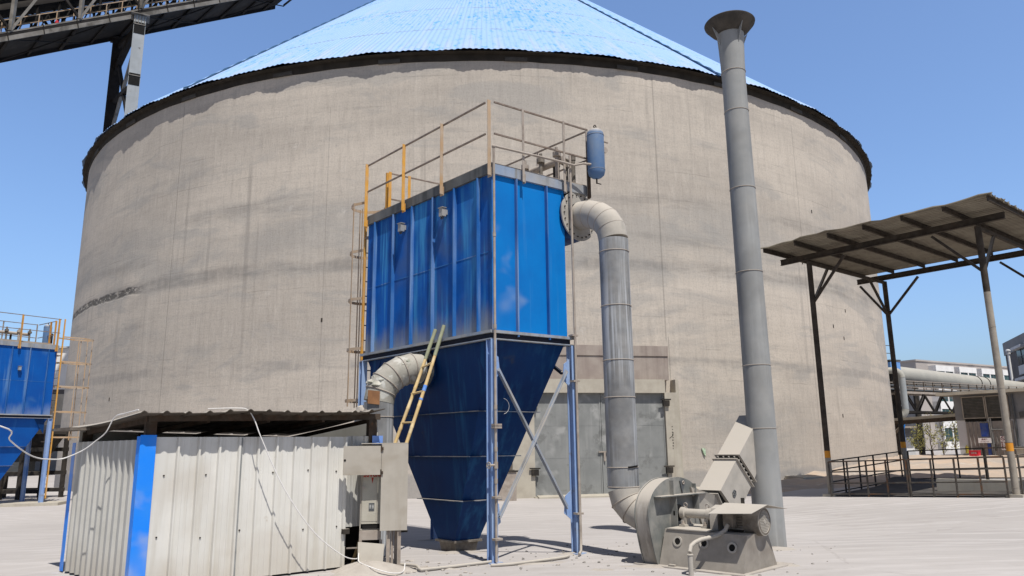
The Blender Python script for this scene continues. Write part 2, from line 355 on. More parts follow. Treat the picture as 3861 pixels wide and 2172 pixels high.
    col = t.mix(t.math('MULTIPLY', foot, .72), col, (.285,.272,.262))
    fine = t.noise(t.vec(sz, (13,1,13)), 1, 5, .7)
    col = t.mix(t.math('MULTIPLY', t.mapr(fine, .46, .72), .38), col, (.20,.19,.178))
    h = t.math('ADD', t.math('MULTIPLY', st, .7), t.math('ADD', t.math('MULTIPLY', band2, .5), t.math('MULTIPLY', crack, -3.0)))
    t.bump(h, .35, .05)
    return t.done(col, .92, 0, .25)
M['silo'] = silo_concrete()

def silo_roof_mat():
    t = NT('silo_roof_sheet'); ob = t.co.outputs['Object']; x, y, z = t.sep(ob)
    ang = t.math('ARCTAN2', x, t.math('MULTIPLY', y, -1)); s = t.math('MULTIPLY', ang, 26.7)
    sz = t.comb(s, 0.0, z)
    strong, pale, chalk = (.06,.30,.78), (.30,.46,.76), (.42,.48,.62)
    f = t.noise(t.vec(sz, (2.4,1,.5)), 1, 6, .65); g = t.noise(t.vec(sz, (.09,1,.28)), 1, 3, .5)
    fac = t.math('ADD', t.math('MULTIPLY', f, .6), t.math('MULTIPLY', g, .6))
    col = t.mix(t.mapr(fac, .32, .54), strong, pale)
    chips = t.noise(t.vec(sz, (3.2,1,2.6)), 1, 5, .7)
    col = t.mix(t.math('MULTIPLY', t.mapr(chips, .50, .64), t.mapr(g, .60, .38)), col, strong)
    c2 = t.noise(t.vec(sz, (1.4,1,.22), loc=(5,0,2)), 1, 5, .6)
    edge = t.mapr(z, 21.0, 17.9)
    col = t.mix(t.math('MULTIPLY', t.mapr(t.math('ADD', c2, t.math('MULTIPLY', edge, .12)), .52, .72), .55), col, chalk)
    rs = t.noise(t.vec(sz, (1.6,1,.12), loc=(8,0,9)), 1, 4, .6)
    col = t.mix(t.math('MULTIPLY', t.mapr(rs, .68, .78), .45), col, (.36,.30,.27))
    for zc in (20.9, 24.6, 28.4):     # lap rows
        b = t.mapr(t.math('ABSOLUTE', t.math('SUBTRACT', z, zc)), .07, .03)
        col = t.mix(t.math('MULTIPLY', b, t.mapr(t.noise(t.vec(sz, (1.5,1,1)), 1, 2), .4, .55)), col, (.20,.27,.34))
    return t.done(col, .5, 0, .35)
M['silo_roof'] = silo_roof_mat()

def ground_mat():
    t = NT('dusty_concrete_yard'); ob = t.co.outputs['Object']
    col = t.mix(t.mapr(t.noise(ob, .16, 5, .55, .5), .3, .7), (.415,.388,.374), (.36,.336,.323))
    # curved wheel tracks
    w = t.n.new('ShaderNodeTexWave'); w.wave_type = 'RINGS'; w.rings_direction = 'Z'
    t.lk(t.vec(ob, (1,1,1), loc=(-9,3,0)), w.inputs['Vector']); w.inputs['Scale'].default_value = .55
    w.inputs['Distortion'].default_value = 5; w.inputs['Detail'].default_value = 4; w.inputs['Detail Scale'].default_value = .5; w.inputs['Detail Roughness'].default_value = .65
    tr = t.math('MULTIPLY', t.mapr(w.outputs['Fac'], .55, .95), t.mapr(t.noise(ob, .22, 3, .5), .42, .66))
    col = t.mix(t.math('MULTIPLY', tr, .5), col, (.485,.455,.44))
    arc = t.noise(t.vec(ob, (.25,2.6,1), rot=(0,0,R(12))), 1, 6, .62, 1.2)
    col = t.mix(t.math('MULTIPLY', t.mapr(arc, .50, .70), .26), col, (.285,.26,.245))
    arc2 = t.noise(t.vec(ob, (.5,4.5,1), rot=(0,0,R(-14)), loc=(3,8,0)), 1, 5, .62, .8)
    col = t.mix(t.math('MULTIPLY', t.mapr(arc2, .52, .68), .65), col, (.50,.472,.46))
    vo = t.n.new('ShaderNodeTexVoronoi'); vo.feature = 'DISTANCE_TO_EDGE'; vo.inputs['Scale'].default_value = .16
    t.lk(t.vec(ob, (1,1,1)), vo.inputs['Vector'])
    wv = t.math('ADD', vo.outputs[0], t.math('MULTIPLY', t.math('SUBTRACT', t.noise(ob, 1.6, 5, .7), .5), .05))
    ck = t.math('MULTIPLY', t.mapr(t.math('ABSOLUTE', wv), .005, .001), t.mapr(t.noise(ob, .3, 3), .46, .58))
    col = t.mix(t.math('MULTIPLY', ck, .22), col, (.2,.18,.165))
    oil = t.mapr(t.noise(ob, .45, 4, .6, .4), .66, .76)
    col = t.mix(t.math('MULTIPLY', oil, .22), col, (.20,.18,.165))
    st = t.noise(ob, .7, 6, .65)
    col = t.mix(t.math('MULTIPLY', t.mapr(st, .56, .74), .35), col, (.27,.245,.225))
    sp = t.noise(ob, 14, 4, .7)
    col = t.mix(t.math('MULTIPLY', t.mapr(sp, .58, .74), .28), col, (.25,.228,.21))
    t.bump(t.math('ADD', t.math('MULTIPLY', sp, .5), t.noise(ob, 3, 4, .6)), .25, .02)
    return t.done(col, .95, 0, .2)
M['ground'] = ground_mat()
M['earth'] = paint('orange_earth', (.43,.33,.25), (.36,.30,.25), .7, blotch=((.30,.27,.24),.7,.5,.46,.66), streak=None, rust=((.46,.42,.37),.6,1.6,.54,.66), rough=1, bump=.6, bs=9)

# ------------------------------------------------------------------ ground
def axis(rng):
    out = []
    for a, b, st in rng:
        n = max(1, round((b-a)/st)); out += [a+(b-a)*i/n for i in range(n)]
    return out+[rng[-1][1]]
xs = axis([(-900,-120,130), (-120,-30,10), (-30,40,1.0), (40,120,8), (120,900,130)])
ys = axis([(-60,0,15), (0,40,1.0), (40,120,8), (120,1800,210)])
g = MB(); grid = [[g.bm.verts.new((x, y, gh(x, y))) for x in xs] for y in ys]
for j in range(len(ys)-1):
    for i in range(len(xs)-1): g.face([grid[j][i], grid[j][i+1], grid[j+1][i+1], grid[j+1][i]])
structure(g, 'ground', M['ground'], smooth=60)

SC = V3((-2.05, 55.54, 0)); SR = 26.7
def sil(ang, out=0.0, z=0.0):
    a = R(ang); return V3((SC.x+(SR+out)*math.sin(a), SC.y-(SR+out)*math.cos(a), z))

# bank of bare earth between the yard and the silo
b = MB(); ex = axis([(5.5,33,.5)]); ey = axis([(24,47,.5)])
def earth_h(x, y):
    edge = 27.2+max(0, (9-x))*.55 - max(0, x-9)*.10 + .5*math.sin(x*1.3)+.25*math.sin(x*3.1+1)
    m = smooth01((y-edge)/1.6)*smooth01((x-5.5)/2)*smooth01((33-x)/2)*smooth01((47-y)/2)
    n = .05*math.sin(x*2.1+y*1.3)+.04*math.sin(x*4.3-y*3.7)+random.uniform(-.025,.025)
    return gh(x, y)-.06+m*(.17+n+.35*smooth01((y-31)/7))
gv = [[b.bm.verts.new((x+random.uniform(-.1,.1), y+random.uniform(-.1,.1), earth_h(x, y))) for x in ex] for y in ey]
for j in range(len(ey)-1):
    for i in range(len(ex)-1):
        c = V3((ex[i]+.25, ey[j]+.25, 0))
        if (c-SC).length > SR-1.0: b.face([gv[j][i], gv[j][i+1], gv[j+1][i+1], gv[j+1][i]])
structure(b, 'earth_bank', M['earth'], smooth=80)

# pale kerb and slab strips
k = MB()
for a0, a1 in ((6,12), (12,18), (18,24), (24,30), (30,36)):
    z0 = max(gh(*sil(a0, .8).xy), gh(*sil(a1, .8).xy))
    k.prism([sil(a0+.1,.05,z0+.10), sil(a1-.1,.05,z0+.10), sil(a1-.1,1.0,z0+.05), sil(a0+.1,1.0,z0+.05)], (0,0,-.5))
structure(k, 'apron', M['conc'])

# ------------------------------------------------------------------ silo
silo = thing('concrete_silo', 'huge round concrete silo with a light blue sheet metal cone roof', 'silo', (SC.x, SC.y, -.2))
m = MB(); N = 360
m.loft([[(SC.x+SR*math.sin(2*math.pi*i/N), SC.y-SR*math.cos(2*math.pi*i/N), z) for i in range(N)] for z in (-.6, 2, 6, 10, 14, 17.9)], cap=False)
part(m, 'wall', M['silo'], silo, smooth=30)
m = MB(); NR = 660; n4 = NR*4; rings = []
for q in range(13):
    f = q/12; r = 27.06*(1-f)+2.2*f; zz = 17.93+(40.4-17.93)*f; ring = []
    for i in range(n4):
        a = 2*math.pi*i/n4; bump = (.0, .0, .028, .028)[i % 4]*(1-.6*f)
        dr = (.04*math.sin(a*37)+.03*math.sin(a*83+1)+.012*math.sin(a*211)) if q == 0 else 0
        ring.append((SC.x+(r+dr)*math.sin(a), SC.y-(r+dr)*math.cos(a), zz+bump))
    rings.append(ring)
m.loft(rings, cap=False)
roof = part(m, 'roof', M['silo_roof'], silo, smooth=0, fix=True)
m = MB(); m.lathe((SC.x, SC.y, 0), [(0.1,43.6), (2.3,43.4), (2.3,40.0), (.1,40.0)], 48); part(m, 'cap', M['silo_roof'], roof)
# ridge strips: sheet laps, slightly lifted, broken into short lengths
for a in (-28.5, 25.3, -84, 80):
    m = MB(); rg_ = []
    for i in range(69):
        f = i/68; rr0 = 27.06*(1-f)+2.2*f; up_ = .04 if i % 2 else .09; wd = .05 if i % 2 else .10
        c_ = lambda k, z: V3((SC.x+rr0*math.sin(R(a)+k*wd/rr0), SC.y-rr0*math.cos(R(a)+k*wd/rr0), 17.93+22.47*f+z))
        rg_.append([c_(-1,.04), c_(1,.04), c_(1,.04+up_), c_(-1,.04+up_)])
    m.loft(rg_)
    part(m, 'ridge_strip', M['ridge'], roof)
m = MB(); N2 = 240; rr = []
def jag(i): return .06*math.sin(i*.7)+.05*math.sin(i*1.9+1)+random.uniform(-.03,.03)
lo = [17.58+.22*jag(i) for i in range(N2)]
f = lambda r, zf: [(SC.x+r*math.sin(2*math.pi*i/N2), SC.y-r*math.cos(2*math.pi*i/N2), zf(i)) for i in range(N2)]
m.loft([f(26.66, lambda i: lo[i]), f(26.73, lambda i: lo[i]), f(26.75, lambda i: 17.88), f(26.66, lambda i: 17.88), f(26.66, lambda i: lo[i])], cap=False)
part(m, 'eave_beam', M['eave'], silo)
m = MB(); m.loft([f(26.69, lambda i: 17.885), f(27.0, lambda i: 17.885), f(27.0, lambda i: 17.90), f(26.69, lambda i: 17.90), f(26.69, lambda i: 17.885)], cap=False); part(m, 'soffit_shade', M['eave'], silo)  # added dark ring stands in for shade under the roof sheet
for a in (-50, -39, -28.6, -17, -6.5, 5, 15.5, 26, 37, 48):
    m = MB(); t = V3((math.cos(R(a)), math.sin(R(a)), 0)); o = V3((math.sin(R(a)), -math.cos(R(a)), 0))
    m.box(sil(a, .05, 17.66), t*.95, o*.08, (0,0,.17)); part(m, 'eave_bracket', M['rusty_light'], silo)
# doorway
DA = 11.65; td = V3((math.cos(R(DA)), math.sin(R(DA)), 0)); nd = V3((math.sin(R(DA)), -math.cos(R(DA)), 0)); d0 = sil(DA, 0, 0)
def dp(x, o, z): return d0+td*x+nd*o+V3((0,0,z))
m = MB(); m.obox(dp(-3.55,-.35,-.4), td*.85, nd*.75, (0,0,4.05)); part(m, 'door_pier', M['conc'], silo)
m = MB(); m.obox(dp(2.55,-.5,-.4), td*.52, nd*.90, (0,0,4.08)); m.obox(dp(3.07,-.5,-.4), td*.13, nd*.80, (0,0,4.6)); part(m, 'door_pier', M['conc'], silo)
m = MB(); m.obox(dp(-3.6,-.3,3.66), td*6.15, nd*.78, (0,0,.52)); part(m, 'lintel', M['conc'], silo)
m = MB(); m.obox(dp(-2.5,-.5,4.19), td*5.4, nd*.60, (0,0,.95)); m.obox(dp(-2.5,-.5,5.14), td*5.4, nd*.64, (0,0,.40)); part(m, 'patched_panel', M['conc_brown'], silo)
for x0, x1, hx in ((-2.69,-.06,-2.72), (-.04,2.54,2.56)):
    m = MB(); m.obox(dp(x0,.22,-.17), td*(x1-x0), nd*.05, (0,0,3.83))
    leaf = part(m, 'door_leaf', M['galv_door'], silo)
    m = MB()
    for z in (1.22, 2.42): m.obox(dp(x0+.05,.2705,z), td*(x1-x0-.1), nd*.004, (0,0,.015))
    m.obox(dp(x0,.271,-.17), td*.05, nd*.02, (0,0,3.83)); m.obox(dp(x1-.05,.271,-.17), td*.05, nd*.02, (0,0,3.83))
    part(m, 'seam', M['galv_door'], leaf)
    for z in (.62, 3.15):
        m = MB(); m.obox(dp(hx-.12,.40,z), td*.26, nd*.10, (0,0,.22)); m.obox(dp(hx-.2,.44,z+.23), td*.4, nd*.07, (0,0,.05)); part(m, 'hinge', M['dark'], leaf)
m = MB(); m.obox(dp(-.2,.30,1.42), td*.55, nd*.05, (0,0,.05)); m.obox(dp(0,.30,1.1), td*.07, nd*.05, (0,0,.32)); part(m, 'latch', M['dusty_steel'], silo)
m = MB(); m.obox(dp(-2.75,.1,-.22), td*5.4, nd*.45, (0,0,.08)); part(m, 'door_sill', M['conc'], silo)
m = MB(); random.seed(3)
for i in range(9):
    m.obox(dp(2.78+random.uniform(-.01,.01),.402,2.35-i*.105), td*random.uniform(.02,.05), nd*.004, (0,0,random.uniform(.02,.05)))
m.bar(dp(2.66,.404,1.92), dp(2.80,.404,2.02), .02, .004, nd); m.bar(dp(2.80,.404,2.02), dp(2.82,.404,2.16), .025, .004, nd)
part(m, 'pencil_marks', M['black'], silo)
for a, z in ((38.3,12.6), (41,10.8), (35.7,9.9), (40.4,7.1), (42.5,6.6), (37.2,3.0), (40.5,2.9), (43.5,8.0), (-38,4.0), (-12,6.7)):
    m = MB(); t = V3((math.cos(R(a)), math.sin(R(a)), 0)); o = V3((math.sin(R(a)), -math.cos(R(a)), 0))
    m.box(sil(a, .0, z), t*.07, o*.02, (0,0,.16)); part(m, 'spalled_hole', M['dark'], silo)
m = MB(); p = sil(21.1, .02, 1.36); t = V3((math.cos(R(21)), math.sin(R(21)), 0)); o = V3((math.sin(R(21)), -math.cos(R(21)), 0))
m.prism([p-t*.09+V3((0,0,.17)), p+t*.08+V3((0,0,.15)), p+t*.07+V3((0,0,-.16)), p-t*.01+V3((0,0,-.05))], o*.05)
tag(build(m, 'wrapper', M['litter']), 'torn pale green wrapper stuck low on the silo wall right of the doors', 'wrapper')
# planks and bin left of the door
tb = thing('plank_shutter', 'dark weathered plank shutter leaning beside the silo doorway', 'shutter', dp(-4.1,.5,-.2))
for i in range(6):
    m = MB(); m.obox(dp(-4.75+i*.205,.50-.02*(i%2),-.22), td*.19, nd*.05-V3((0,0,0)), V3((0,0,2.35+.08*(i%3)))-nd*.35); part(m, 'plank', M['wood'], tb)
m = MB(); m.bar(dp(-4.8,.42,.6), dp(-3.5,.42,.6), .05, .1); m.bar(dp(-4.8,.2,1.7), dp(-3.5,.2,1.7), .05, .1); part(m, 'ledge', M['wood'], tb)
bn = thing('ash_bin', 'small dusty steel bin with a red brick on top by the silo door', 'bin', dp(-4.0,1.2,-.2))
m = MB()
for (x, yy, dx, dy) in ((-4.35,.9,.7,.04), (-4.35,1.5,.7,.04), (-4.35,.94,.04,.56), (-3.69,.94,.04,.56)): m.obox(dp(x,yy,-.2), td*dx, nd*dy, (0,0,1.0))
m.obox(dp(-4.31,.94,-.1), td*.62, nd*.56, (0,0,.05)); part(m, 'body', M['dusty_steel'], bn)
m = MB(); m.obox(dp(-4.4,.86,.80), td*.82, nd*.05, (0,0,.06)); m.obox(dp(-4.4,1.53,.80), td*.82, nd*.05, (0,0,.06)); part(m, 'rim', M['dark'], bn)
m = MB(); m.obox(dp(-4.2,1.36,.865), td*.26, nd*.16, (0,0,.07)); tag(build(m, 'brick', paint('red_brick', (.42,.12,.05), (.34,.10,.05), 8)), 'red brick lying on the rim of the ash bin', 'brick')

# ------------------------------------------------------------------ dust collectors
def collector(label, C, U, W, sc, z0, mats, main, group):
    """U runs along the long front face, W points to the back; real metres times sc"""
    C = V3((*C, z0)); U = V3((*U, 0)).normalized(); W = V3((*W, 0)).normalized()
    L, D, DP = 3.87, 1.55, 2.06
    P = lambda u, v, z: C+U*(u*sc)+W*(v*sc)+V3((0,0,z*sc))
    nl = U.cross(V3((0,0,1))); nl = -nl if nl.dot(W) > 0 else nl      # outward of the long front face
    nr = W.cross(V3((0,0,1))); nr = -nr if nr.dot(U) > 0 else nr      # outward of the u=0 end
    ne = -nr
    root = thing('dust_collector', label, 'dust collector', P(1.7,.6,0), group)
    B = lambda mb, u0, u1, v0, v1, a, b: mb.prism([P(u0,v0,a), P(u1,v0,a), P(u1,v1,a), P(u0,v1,a)], V3((0,0,(b-a)*sc)))
    # housing: each wall is its own sheet
    t = .03
    m = MB(); B(m, 0, L, 0, t, 3.5, 6.12); hs = part(m, 'side_panel', mats['side'], root)
    m = MB(); B(m, t, L-t, D-t, D, 3.5, 6.12); part(m, 'side_panel', mats['side'], root)
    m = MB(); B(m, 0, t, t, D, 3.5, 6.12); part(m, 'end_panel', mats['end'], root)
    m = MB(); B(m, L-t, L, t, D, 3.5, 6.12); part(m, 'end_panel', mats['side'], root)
    for u in (.286, .935, 1.57, 2.235, 2.873, 3.548):
        m = MB(); a = P(u,0,3.5); m.obox(a-U*.010*sc, nl*.07*sc, U*.020*sc, V3((0,0,2.61*sc)))
        part(m, 'rib', mats['rib'], root)
    for v in (.486, 1.128):
        m = MB(); a = P(0,v,3.42); m.obox(a-W*.010*sc, nr*.07*sc, W*.020*sc, V3((0,0,2.69*sc)))
        part(m, 'rib', mats['rib'], root)
    m = MB()
    for zz in (4.79,): m.obox(P(.05,0,zz), nl*.006*sc, U*(L-.1)*sc, V3((0,0,.018*sc)))
    part(m, 'weld_seam', mats['rib'], root)
    # bottom flange, collar ring
    m = MB(); e = .075
    B(m, -e, L+e, -e, 0, 3.455, 3.5); B(m, -e, L+e, D, D+e, 3.455, 3.5); B(m, -e, 0, 0, D, 3.455, 3.5); B(m, L, L+e, 0, D, 3.455, 3.5)
    part(m, 'bottom_flange', M['beam'], root)
    m = MB(); e = .03
    B(m, -e, L+e, -e, .05, 3.37, 3.453); B(m, -e, L+e, D-.05, D+e, 3.37, 3.453); B(m, -e, .05, .05, D-.05, 3.37, 3.453); B(m, L-.05, L+e, .05, D-.05, 3.37, 3.453)
    cl = part(m, 'collar', M['collar'], root)
    m = MB(); e = .07
    B(m, -e, L+e, -e, .02, 3.352, 3.369); B(m, -e, L+e, D-.02, D+e, 3.352, 3.369); B(m, -e, .02, .02, D-.02, 3.352, 3.369); B(m, L-.02, L+e, .02, D-.02, 3.352, 3.369)
    part(m, 'collar_lip', M['beam'], cl)
    # top channel and deck
    e = .05
    m = MB()
    B(m, -e, L+e, DP-.03, DP+e, 6.121, 6.29); B(m, -e, .03, .031, DP-.03, 6.121, 6.29); B(m, L-.03, L+e, .031, DP-.03, 6.121, 6.29)
    part(m, 'top_channel', M['beam'], root)
    m = MB(); B(m, -e-.001, L+e+.001, -e, .029, 6.12, 6.291); part(m, 'top_channel', M['beam_shaded'] if main else M['beam'], root)
    m = MB(); B(m, -.02, L+.02, -.02, DP+.02, 6.293, 6.32); B(m, .12, L-.15, .15, .9, 6.32, 6.38); part(m, 'deck', M['dusty_steel'], root)
    # outlet plenum on the short far side
    m = MB(); m.loft([[P(.28,D,5.22), P(1.7,D,5.22), P(1.7,D,6.115), P(.28,D,6.115)], [P(.28,2.02,5.45), P(1.7,2.02,5.45), P(1.7,2.02,6.115), P(.28,2.02,6.115)]])
    part(m, 'outlet_plenum', mats['side'], root)
    # hopper
    cu, cv, h = (1.684, .60, .24) if main else (1.9, .75, .26)
    zt, zb = 3.352, (.17 if main else .32)
    def hp(i, j, z):
        f = (zt-z)/(zt-zb); u = (.05 if i == 0 else L-.05)*(1-f)+(cu+(h if i else -h))*f; v = (.04 if j == 0 else D-.04)*(1-f)+(cv+(h if j else -h))*f
        return P(u, v, z)
    sq = lambda z, e=0: [hp(0,0,z)+(nl+nr)*e*sc, hp(1,0,z)+(nl+ne)*e*sc, hp(1,1,z)+(ne-nl)*e*sc, hp(0,1,z)+(nr-nl)*e*sc]
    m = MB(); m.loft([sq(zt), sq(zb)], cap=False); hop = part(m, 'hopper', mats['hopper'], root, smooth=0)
    for z in (2.25, 1.53, .81):
        m = MB(); m.loft([sq(z, -.01), sq(z, .075), [q+V3((0,0,.014*sc)) for q in sq(z, .075)], [q+V3((0,0,.014*sc)) for q in sq(z, -.01)], sq(z, -.01)], cap=False)
        part(m, 'stiffener', M['stiff'], hop, smooth=0)
    m = MB(); rg = lambda z, k: [P(cu-k,cv-k,z), P(cu+k,cv-k,z), P(cu+k,cv+k,z), P(cu-k,cv+k,z)]
    z_o = .15 if main else 0
    m.loft([rg(.28-z_o,.275), rg(.315-z_o,.275)]); m.loft([rg(.279-z_o,.225), rg(-.06 if main else .4,.195)]); part(m, 'spout', M['motor'], hop, smooth=0)
    # legs: rolled H sections
    for (u, v) in ((-.02,-.02), (-.02,D+.06), (L+.02,-.02), (L+.02,D+.06)):
        p = P(u, v, 0); zb_ = gh(p.x, p.y)-z0; m = MB(); hh = 3.35*sc-zb_; w = .17*sc; p = p+V3((0,0,zb_))
        w = .13*sc
        m.box(p+nr*w/2+V3((0,0,hh/2)), W*.11*sc, nr*.012, V3((0,0,hh))); m.box(p-nr*w/2+V3((0,0,hh/2)), W*.11*sc, nr*.012, V3((0,0,hh)))
        m.box(p+V3((0,0,hh/2)), W*.010, nr*(w-.012), V3((0,0,hh))); m.box(p+V3((0,0,.008)), U*.22*sc, nl*.22*sc, V3((0,0,.016)))
        part(m, 'leg', M['blue_leg'], root)
    # cross braces on the end and gussets
    def brace(a, b, o=0.0):
        mm = MB(); a, b = a+nr*o, b+nr*o; mm.bar(a, b, .012, .07*sc, nr); mm.bar(a+V3((0,0,.03*sc)), b+V3((0,0,.03*sc)), .06*sc, .012, nr)
        part(mm, 'brace', M['beam'], root)
    for (f, wv, oo) in ((0, nr, .03), ):
        brace(P(0,.10,2.86), P(0,D-.13,.70), .03); brace(P(0,D-.08,2.90), P(0,.09,.64), .055)
    for (v, z, s_) in ((.10,2.86,1), (D-.08,2.82,-1), (.09,.62,1), (D-.12,.68,-1)):
        mm = MB(); mm.prism([P(0,v-.1*s_,z+.30), P(0,v+.02*s_,z+.22), P(0,v+.05*s_,z-.05), P(0,v-.1*s_,z-.16)], nr*.012); part(mm, 'gusset', M['blue_leg'], root)
    for (u0, z0_, u1, z1_) in ((.15,2.9,.8,3.34), (L-.15,2.9,L-.8,3.34)):
        mm = MB(); mm.bar(P(u0,D,z0_), P(u1,D,z1_), .05*sc, .05*sc); part(mm, 'brace', M['collar'], root)
        mm = MB(); mm.prism([P(u0,.05,z0_-.15), P(u0,.05,3.34), P(u1*.6+u0*.4,.05,3.34)], nl*.012); part(mm, 'gusset', M['blue_hopper'], root)
    # guard rail
    RT, RM = 7.385, 6.80
    posts = [(-.05,-.06,1), (1.22,-.1,1), (2.44,-.1,2), (3.80,-.1,2), (-.1,.60,0), (-.1,1.5,0), (-.08,DP,0), (1.3,DP+.06,0), (2.6,DP+.06,0), (3.86,DP,0), (L+.06,.95,2), (L+.06,.5,2)]
    for (u, v, kd) in posts:
        m = MB(); a = P(u,v,6.06); hgt = V3((0,0,(RT-6.06)*sc)); w = (.075 if kd else .05)*sc
        m.obox(a-U*w/2, U*w, nl*.008, hgt); m.obox(a-U*w/2+nl*.0081, U*.008, nl*w*.8, hgt)
        m.obox(a-U*w*.7-nl*.01-V3((0,0,.02)), U*w*1.4, nl*.009, V3((0,0,.16*sc)))
        part(m, 'rail_post', M['yellow'] if kd == 2 else (M['yellow_dust'] if kd == 1 else M['dusty_steel']), root)
    for z in (RT-.02, RM):
        for pts in ([(L+.0,-.1), (0,-.1)], [(-.1,0), (-.1,DP)], [(-.05,DP+.03), (L,DP+.03)], [(L+.06,DP), (L+.06,.5)]):
            m = MB(); m.bar(P(*pts[0],z), P(*pts[1],z), .026*sc, .026*sc); part(m, 'handrail', M['rail'], root)
    # ladder with safety cage on the u=L end
    lu = L+.20; lad_b = .25
    lad = MB()
    for v in (.04, .50): lad.bar(P(lu,v,lad_b), P(lu,v,7.42), .045*sc, .045*sc, nl)
    ladder = part(lad, 'ladder', M['yellow'], root)
    z = .5
    while z < 6.4:
        m = MB(); m.cyl(P(lu,.06,z), P(lu,.48,z), .011*sc, 8); part(m, 'rung', M['dark'], ladder); z += .30
    for z in (6.68, 5.66, 4.66, 3.64, 2.62):
        m = MB(); r = .36; kx_ = 1.0 if main else 2.0; pts = [P(lu,.04-.0,z)]
        for i in range(13):
            a = math.pi*i/12; pts.append(P(lu+(.30+r*math.sin(a))*kx_, .27-(r-.02)*math.cos(a), z))
        pts.append(P(lu,.50,z))
        for a, c_ in zip(pts, pts[1:]): m.bar(a, c_, .012, .055*sc)
        part(m, 'hoop', M['yellow_dust'], ladder)
    for dv, du in ((-.34,.30), (.27,.66), (.0,.56), (.60,.5)):
        v_ = .27+dv if dv < .2 else dv; m = MB(); kx_ = 1.0 if main else 1.95; du *= kx_; m.bar(P(lu+du,v_ if dv != .27 else .27,2.5), P(lu+du,v_ if dv != .27 else .27,6.72), .035*sc, .01, nl); part(m, 'cage_strap', M['yellow_dust'], ladder)
    for z in (2.45, 5.9):
        m = MB(); m.bar(P(L,.04,z), P(lu,.04,z), .04*sc, .04*sc); m.bar(P(L,.5,z), P(lu,.5,z), .04*sc, .04*sc); part(m, 'bracket', M['rail'], ladder)
    # junction boxes on the long face
    for (u, z) in ((1.225,5.72), (2.536,5.74)) if main else ((2.55,5.25),):
        m = MB(); m.obox(P(u-.055,0,z-.06)+nl*.05*sc, U*.10*sc, nl*.08*sc, V3((0,0,.15*sc))); m.obox(P(u-.07,0,z+.09)+nl*.045*sc, U*.13*sc, nl*.10*sc, V3((0,0,.010*sc)))
        m.obox(P(u-.04,0,z-.02)+nl*.002, U*.07*sc, nl*.048*sc, V3((0,0,.09*sc)))
        jb = part(m, 'junction_box', M['beam'], root)
        m = MB()
        for du in (-.03, .02): m.cyl(P(u+du,-.09,z-.058), P(u+du,-.09,z-.105), .014*sc, 10)
        part(m, 'cable_gland', M['plate'], jb)
    # pulse-jet gear on the deck
    mv = 1.72 if main else 1.3
    m = MB(); m.cyl(P(.15,mv,6.80), P(3.3,mv,6.80), .065*sc, 16); man = part(m, 'air_manifold', M['dusty_steel'], root)
    us = (.2,.62,1.05,1.5,1.95,2.4,2.85,3.25)
    for i, u in enumerate(us):
        m = MB(); m.cyl(P(u,mv-.12,6.4), P(u,mv-.12,6.98), .035*sc, 12); m.cyl(P(u,mv-.12,6.84), P(u,mv-.12,6.92), .075*sc, 14); m.cyl(P(u,mv-.12,6.92), P(u,mv-.12,7.02), .03*sc, 10); m.cyl(P(u,mv-.12,6.82), P(u,mv,6.82), .03*sc, 10)
        part(m, 'pulse_valve', M['motor'] if i % 2 else M['dusty_steel'], man)
    for u in (.4, 1.3, 2.6):
        m = MB(); m.obox(P(u,mv+.02,6.33), U*.06*sc, W*.06*sc, V3((0,0,.42*sc))); part(m, 'manifold_stand', M['dark'], man)
    if main:
        for u in (.12, .30, .52):
            m = MB(); m.cyl(P(u,1.9,6.36), P(u,1.9,6.80), .045, 12); m.cyl(P(u,1.9,6.80), P(u,1.9,6.88), .055, 12); m.cyl(P(u,1.9,6.75), P(u,mv,6.80), .02, 8); part(m, 'blow_pipe', M['motor'], man)
    tu, tv = (-.30, 2.05) if main else (L+.1, 1.3)
    m = MB(); m.lathe(P(tu,tv,0), [(.001,6.36*sc), (.09*sc,6.385*sc), (.14*sc,6.43*sc), (.155*sc,6.50*sc), (.155*sc,7.20*sc), (.14*sc,7.26*sc), (.09*sc,7.30*sc), (.001,7.32*sc)], 28)
    tank = part(m, 'air_tank', M['tank'], root)
    m = MB()
    for z in (6.52, 7.18): m.torus(P(tu,tv,z), .155*sc, .006*sc, (0,0,1), 28, 6)
    part(m, 'weld_seam', M['tank'], tank)
    m = MB(); m.torus(P(tu,tv,7.36), .03*sc, .01*sc, U, 14, 6); m.cyl(P(tu,tv,6.37), P(tu,tv,6.27), .014*sc, 8); m.cyl(P(tu,tv,6.28), P(tu,tv+.10,6.28), .010*sc, 8); part(m, 'drain_cock', M['dark'], tank)
    m = MB(); q = P(tu,tv,6.95)+W*.155*sc; m.cyl(q, q+W*.06*sc, .012, 8); m.cyl(q+W*.06*sc-nl*0, q+W*.06*sc+nr*.03, .055*sc, 18); m.cyl(P(tu,tv,7.12)+W*.15*sc, P(tu,tv,7.12)+W*.25*sc, .012, 8); m.cyl(P(tu,tv,7.12)+W*.22*sc, P(tu,tv,7.12)+W*.30*sc, .018, 8); part(m, 'gauge', M['dusty_steel'], tank)
    m = MB(); m.bar(P(tu+.19,tv,6.06), P(tu+.19,tv,6.95), .06*sc, .06*sc); m.bar(P(tu+.19,tv,6.72), P(tu+.1,tv,6.72), .05, .05); part(m, 'tank_bracket', M['rusty'], root)
    return dict(root=root, P=P, nl=nl, nr=nr, U=U, W=W)

